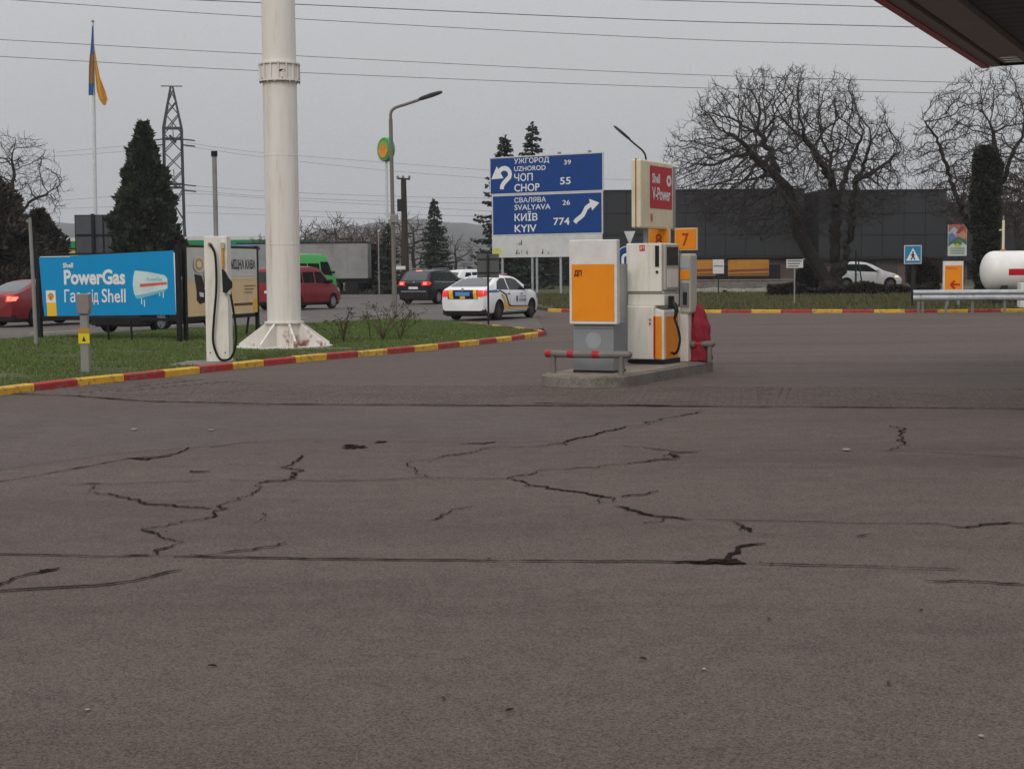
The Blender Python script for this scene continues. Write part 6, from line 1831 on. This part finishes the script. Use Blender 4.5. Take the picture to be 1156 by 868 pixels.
for k, (px, Yq, s_, rz_) in enumerate(((1085,128,1.25,.4),(1118,130,1.4,2.0),(1150,127,1.3,3.4),(1185,131,1.35,5.0))):
    c = copy_tree(ft); q = P(px, 320, Yq); c.location = (q.x, q.y, 0.3); c.scale = (s_,)*3; c.rotation_euler = (0,0,rz_)
    c['label'] = 'brown bare tree in the row at the right behind the gas tank'; c['group'] = 'brown trees behind the gas tank'

# ------------------------------------------------------------------ conifers and shrubs
def leaf_mat(name, a, b, sc=1.5):
    m = blade_mat(name, a, b); m.node_tree.nodes['Noise Texture'].inputs['Scale'].default_value = sc
    return m
M_FIR = leaf_mat('spruce_needles', (0.022,0.029,0.022), (0.050,0.062,0.044), 2.0)
M_THUJA = leaf_mat('thuja_foliage', (0.016,0.020,0.013), (0.044,0.052,0.030), 2.4)
M_IVY = leaf_mat('ivy_leaves', (0.018,0.018,0.012), (0.042,0.040,0.027), 2.5)
M_SHRUB = leaf_mat('dark_shrub', (0.030,0.023,0.019), (0.055,0.045,0.035), 2.0)
def tri(vs, fs, c, d, w, L, rnd):
    s_ = d.cross(Vector((rnd.gauss(0,1),rnd.gauss(0,1),rnd.gauss(0,1))))
    if s_.length < 1e-4: return
    s_ = s_.normalized()*w
    i = len(vs)
    e = c + d*L
    vs += [tuple(c - s_*.4), tuple(c + d*L*.45 + s_), tuple(e), tuple(c + d*L*.45 - s_)]
    fs.append((i,i+1,i+2,i+3))
def spruce(label, base, h, rb, seed, whorls=26, per=7, spr=34, m=None, droop=.35, lean=0.0, low=0.06, name='spruce_tree', fine=1.0):
    rnd = random.Random(seed)
    t = thing(name, label, 'tree', base)
    MB().tube([(0,0,-.1),(lean*h*.5,0,h*.5),(lean*h,0,h*.97)], [h*.02+.05,h*.012+.03,0.02], 9).build('trunk', M_BARK, t, True)
    vs = []; fs = []; br = MB()
    for k in range(whorls):
        for q in range(per):
            f = low + (1-low)*(k+rnd.uniform(-.6,.6))/whorls
            f = min(max(f,low),.985)
            z = h*f
            a = 2*math.pi*(q/per) + k*1.3 + rnd.uniform(-.3,.3)
            L = rb*((1-f)**0.85)*rnd.uniform(.62,1.12) + 0.10
            d = Vector((math.cos(a), math.sin(a), 0))
            pts = []
            for i in range(7):
                s_ = i/6
                pts.append(Vector((lean*z,0,z)) + d*L*s_ + Vector((0,0,-droop*L*s_ + droop*.75*L*s_*s_*s_)))
            br.tube([pts[0],pts[3],pts[6]], [.03,.02,.008], 3, False)
            n_ = max(8, int(spr*(L/rb)+8))
            for _ in range(n_):
                s_ = rnd.uniform(.08,1.0)**.8; i = min(5,int(s_*6)); p = pts[i].lerp(pts[i+1], s_*6-i)
                side = Vector((-d.y,d.x,0))*rnd.choice((-1,1))
                dd = (d*.55 + side*rnd.uniform(.2,.9) + Vector((0,0,rnd.uniform(-.75,.12)))).normalized()
                tri(vs, fs, p, dd, rnd.uniform(.05,.09)*fine, rnd.uniform(.22,.48)*(.55+.45*(1-s_))*fine, rnd)
    for _ in range(60): tri(vs, fs, Vector((lean*h,0,h*rnd.uniform(.93,1.0))), Vector((rnd.gauss(0,.6),rnd.gauss(0,.6),rnd.uniform(.1,1))).normalized(), .04, .22, rnd)
    c = MB(); c.v = vs; c.f = fs
    cr = c.build('crown', m or M_FIR, t)
    br.build('branches', M_BARK, cr)['kind'] = 'stuff'
    return t
def gp(px, Y, z=0.0):
    p = P(px, 320, Y); return (p.x, p.y, z)
def zat(px, py, Y): return P(px, py, Y).z
def clump(name, label, cat, base, profile, n_, size, m, seed, kind=None, ell=1.0, up=0.5, trunk=True):
    """dense evergreen body: leafy sprays through the outer half of a turned outline with lumps"""
    rnd = random.Random(seed)
    t = thing(name, label, cat, base)
    H = profile[-1][0]
    vs = []; fs = []
    ph = [rnd.uniform(0,6.28) for _ in range(8)]
    k = 0
    while k < n_:
        z = rnd.uniform(0, H); r_ = lerp_prof(profile, z)
        if rnd.random() > (r_+.1)/ (max(p[1] for p in profile)+.1): continue
        a = rnd.uniform(0,6.283)
        lump = 1 + .16*math.sin(a*3+z*2.1+ph[0]) + .15*math.sin(a*5-z*3.3+ph[1]) + .08*math.sin(z*6+a*2+ph[2]) + .05*math.sin(a*9+z*11+ph[3])
        q = r_*lump*(1 - .55*rnd.random()**2.2)
        c = Vector((math.cos(a)*q, math.sin(a)*q*ell, z))
        d = (Vector((math.cos(a),math.sin(a),0))*rnd.uniform(.2,1) + Vector((rnd.gauss(0,.4),rnd.gauss(0,.4),up+rnd.gauss(0,.4)))).normalized()
        tri(vs, fs, c, d, size*rnd.uniform(.22,.42), size*rnd.uniform(.7,1.5), rnd); k += 1
    c = MB(); c.v = vs; c.f = fs
    c.build('crown', m, t)
    if trunk: MB().tube([(0,0,-.1),(0,0,H*.8)], [max(.08,H*.025),.03], 8).build('trunk', M_BARK, t, True)
    return t
Yc = 76
hT = zat(163,140,Yc)
clump('conifer_tree', 'tall dense dark conifer rising behind the blue billboard', 'tree', gp(166,Yc), [(0,1.25),(hT*.2,1.48),(hT*.42,1.36),(hT*.58,1.08),(hT*.72,.80),(hT*.85,.48),(hT*.95,.22),(hT,.05)], 22000, .27, M_THUJA, 51, up=.7)
spruce('narrow dark spruce right of the utility pole', gp(491,120), zat(491,226,120), 1.95, 61, 26, 7, 30)
spruce('short dark spruce behind the street lamp pole', gp(439,112), zat(440,254,112), 1.5, 62, 18, 7, 30)
spruce('tall drooping spruce whose branches show left of the direction sign', gp(571,100,.3), zat(571,153,100)-.3, 2.9, 63, 24, 7, 54, droop=.42, fine=1.25)
spruce('tall spruce whose tip shows over the middle of the direction sign', gp(602,106,.3), zat(603,139,106)-.3, 2.7, 64, 28, 6, 46, droop=.2, fine=1.2)
clump('evergreen_bush', 'tall brown black evergreen bush at the left edge', 'bush', gp(-8,72), [(0,2.0),(2.0,2.1),(3.6,1.6),(5.0,1.0),(6.0,.2)], 20000, .24, M_SHRUB, 71)
clump('evergreen_bush', 'rounded brown black evergreen bush above the red saloon', 'bush', gp(46,74), [(0,1.1),(1.5,1.25),(2.9,1.0),(3.8,.6),(4.5,.1)], 12000, .22, M_SHRUB, 72)
clump('evergreen_bush', 'low dark bush below the grey billboard back', 'bush', gp(88,76), [(0,1.3),(1.0,1.3),(1.9,.9),(2.3,.2)], 7000, .22, M_SHRUB, 73)
Yv = 76
hI = zat(1112,166,Yv)-.38
clump('ivy_column', 'dark ivy covered column of a trunk left of the gas tank vent', 'ivy tree', gp(1112,Yv,.38), [(0,.38),(hI*.3,.46),(hI*.6,.56),(hI*.85,.56),(hI*.96,.46),(hI,.2)], 16000, .17, M_IVY, 81, up=.2)
M_HEDGE = leaf_mat('low_hedge', (0.014,0.012,0.010), (0.034,0.028,0.019), 1.5)
rnd = random.Random(9)
vs = []; fs = []
hx0, hx1 = P(868,330,71).x, P(1052,330,71).x
for _ in range(22000):
    x = rnd.uniform(hx0,hx1); hh = .55 + .10*math.sin(x*1.7)+.06*math.sin(x*4.1)
    z = .22 + hh*rnd.random()**.7; y = 71 + rnd.uniform(-.5,.5)
    tri(vs, fs, Vector((x,y,z)), Vector((rnd.gauss(0,.6),rnd.gauss(0,.6),rnd.uniform(-.2,1))).normalized(), .03, .14, rnd)
t = thing('hedge', 'low dark trimmed hedge in front of the white hatchback', 'hedge', (0,0,0))
c = MB(); c.v = vs; c.f = fs; c.build('foliage', M_HEDGE, t)
for k in range(12):
    x = hx0+.3+k*(hx1-hx0-.6)/11; MB().tube([(x,71,.2),(x,71,.6)], .02, 5).build('stem', M_BARK, t)
clump('shrub', 'dark rounded shrub left of the white hatchback', 'bush', gp(912,86,.39), [(0,.45),(.5,.6),(1.0,.5),(1.3,.1)], 3500, .14, M_HEDGE, 91, trunk=False)
clump('shrub', 'dark shrub right of the white hatchback', 'bush', gp(1043,82,.38), [(0,.55),(.6,.7),(1.2,.55),(1.6,.1)], 4500, .15, M_HEDGE, 92, trunk=False)
# brown thicket by the trailer's end
clump('shrub', 'tangled brown thicket at the right end of the trailer', 'bush', gp(425,116), [(0,1.0),(1.2,1.0),(2.6,.8),(3.4,.2)], 6000, .3, leaf_mat('brown_thicket', (0.040,0.030,0.026), (0.062,0.048,0.040), 1.0), 93, trunk=False)
# thin white flagpole beside it
b_ = gp(428,100)
t = thing('flag_pole', 'thin white pole with a furled white flag beside the street lamp', 'flagpole', b_)
MB().tube([(0,0,0),(0,0,zat(428,262,100))], .04, 8).build('pole', M_GREY, t); MB().lathe([(.02,0),(.07,.05),(.02,.12)], 8, (0,0,zat(428,262,100))).build('finial', M_SIGNW, t)

# dry weeds on the grass island
M_WEED = mat('dry_weed', S(74,58,46), 0.9, var=0.3, scale=6)
def weed(label, px, py, h, n_, spread, seed):
    rnd = random.Random(seed); b = G(px, py, .085)
    t = thing('dry_weed', label, 'weed', b)
    mb = MB(); sd = MB()
    for i in range(n_):
        a = rnd.uniform(0,6.28); sp = spread*rnd.uniform(.2,1)*rnd.choice((-1,1)); H = h*rnd.uniform(.5,1.05)
        pts = [Vector((0,0,0)), Vector((sp*.25,rnd.gauss(0,.08),H*.45)), Vector((sp*.65,rnd.gauss(0,.1),H*.82)), Vector((sp,rnd.gauss(0,.12),H*rnd.uniform(.88,1.05)))]
        pts = spline(pts, 4); mb.tube(pts, [.010-.006*k/len(pts) for k in range(len(pts))], 4, False)
        for k in range(4, len(pts)):
            if rnd.random() < .5:
                v = Vector((rnd.gauss(0,.6),rnd.gauss(0,.4),rnd.uniform(-.1,.9))).normalized(); L = rnd.uniform(.05,.17)
                mb.tube([pts[k], pts[k]+v*L], [.005,.003], 3, False)
                q = pts[k]+v*L
                for _ in range(3): tri(sd.v, sd.f, q, Vector((rnd.gauss(0,1),rnd.gauss(0,1),rnd.gauss(.2,1))).normalized(), .012, .04, rnd)
        for _ in range(5): tri(sd.v, sd.f, pts[-1]+Vector((rnd.gauss(0,.02),rnd.gauss(0,.02),rnd.gauss(0,.03))), Vector((rnd.gauss(0,1),rnd.gauss(0,1),rnd.gauss(.2,1))).normalized(), .012, .05, rnd)
    mb.build('stems', M_WEED, t)['kind'] = 'stuff'; sd.build('seed_heads', M_WEED, t)['kind'] = 'stuff'
weed('upright dry weed stalks right of the mast foot', 388, 387, 0.82, 7, .22, 1)
weed('arching dry weed bending towards the mast', 380, 384, 0.74, 4, .75, 2)
weed('bushy dry weed left of the street lamp base', 432, 384, 0.84, 10, .95, 3)
weed('low spreading dry weed right of the street lamp base', 452, 383, 0.66, 10, .60, 4)
weed('single dry weed standing between the two bushy ones', 418, 383, 0.88, 3, .12, 5)
weed('small dry weed tuft under the coffee billboard', 305, 384, 0.35, 6, .3, 6)
# tufts of taller grass
# ------------------------------------------------------------------ hills and haze
HP = [(-900,250),(-300,258),(0,256),(60,250),(90,256),(150,268),(230,274),(310,272),(360,262),(400,253),(440,249),(500,250),(560,252),(640,258),(760,262),(900,262),(1050,250),(1150,236),(1300,228),(2100,240)]
rows = 7; vs = []; fs = []; cols_ = []
xs = [HP[0][0] + i*15 for i in range(int((HP[-1][0]-HP[0][0])/15))]
rnd = random.Random(5)
for j in range(rows):
    s_ = j/(rows-1)
    Yh = 700 + 1100*s_
    for x in xs:
        top_ = P(x, lerp_prof(HP, x) + 1.2*math.sin(x*.05)+.8*math.sin(x*.13), 1800).z
        p = P(x, 300, Yh)
        z = -2 + (top_+2)*(s_**1.25) + (rnd.uniform(-1.2,1.2) if 0 < j else 0)
        vs.append((p.x*1.0, p.y, z))
n_ = len(xs)
fs = [(j*n_+i, j*n_+i+1, (j+1)*n_+i+1, (j+1)*n_+i) for j in range(rows-1) for i in range(n_-1)]
tag(MB().add(vs, fs).build('hill', ground_mat('hill_forest', (0.030,0.028,0.024), (0.050,0.046,0.038), (0.025,0.026,0.020), big=0.012, fine=0.2, bump=0.0), smooth=True), kind='structure')

hz = bpy.data.materials.new('haze_air'); hz.use_nodes = True
hn = hz.node_tree; hn.nodes.clear()
ho = hn.nodes.new('ShaderNodeOutputMaterial'); hv = hn.nodes.new('ShaderNodeVolumePrincipled')
hv.inputs['Color'].default_value = (0.86,0.90,0.96,1); hv.inputs['Density'].default_value = 0.00025; hv.inputs['Anisotropy'].default_value = 0.2
hn.links.new(hv.outputs[0], ho.inputs['Volume'])
tag(MB().box(-2600, 2600, -60, 3700, -3, 100).build('haze', hz), 'pale damp haze in the air over the whole place', 'haze', kind='stuff')
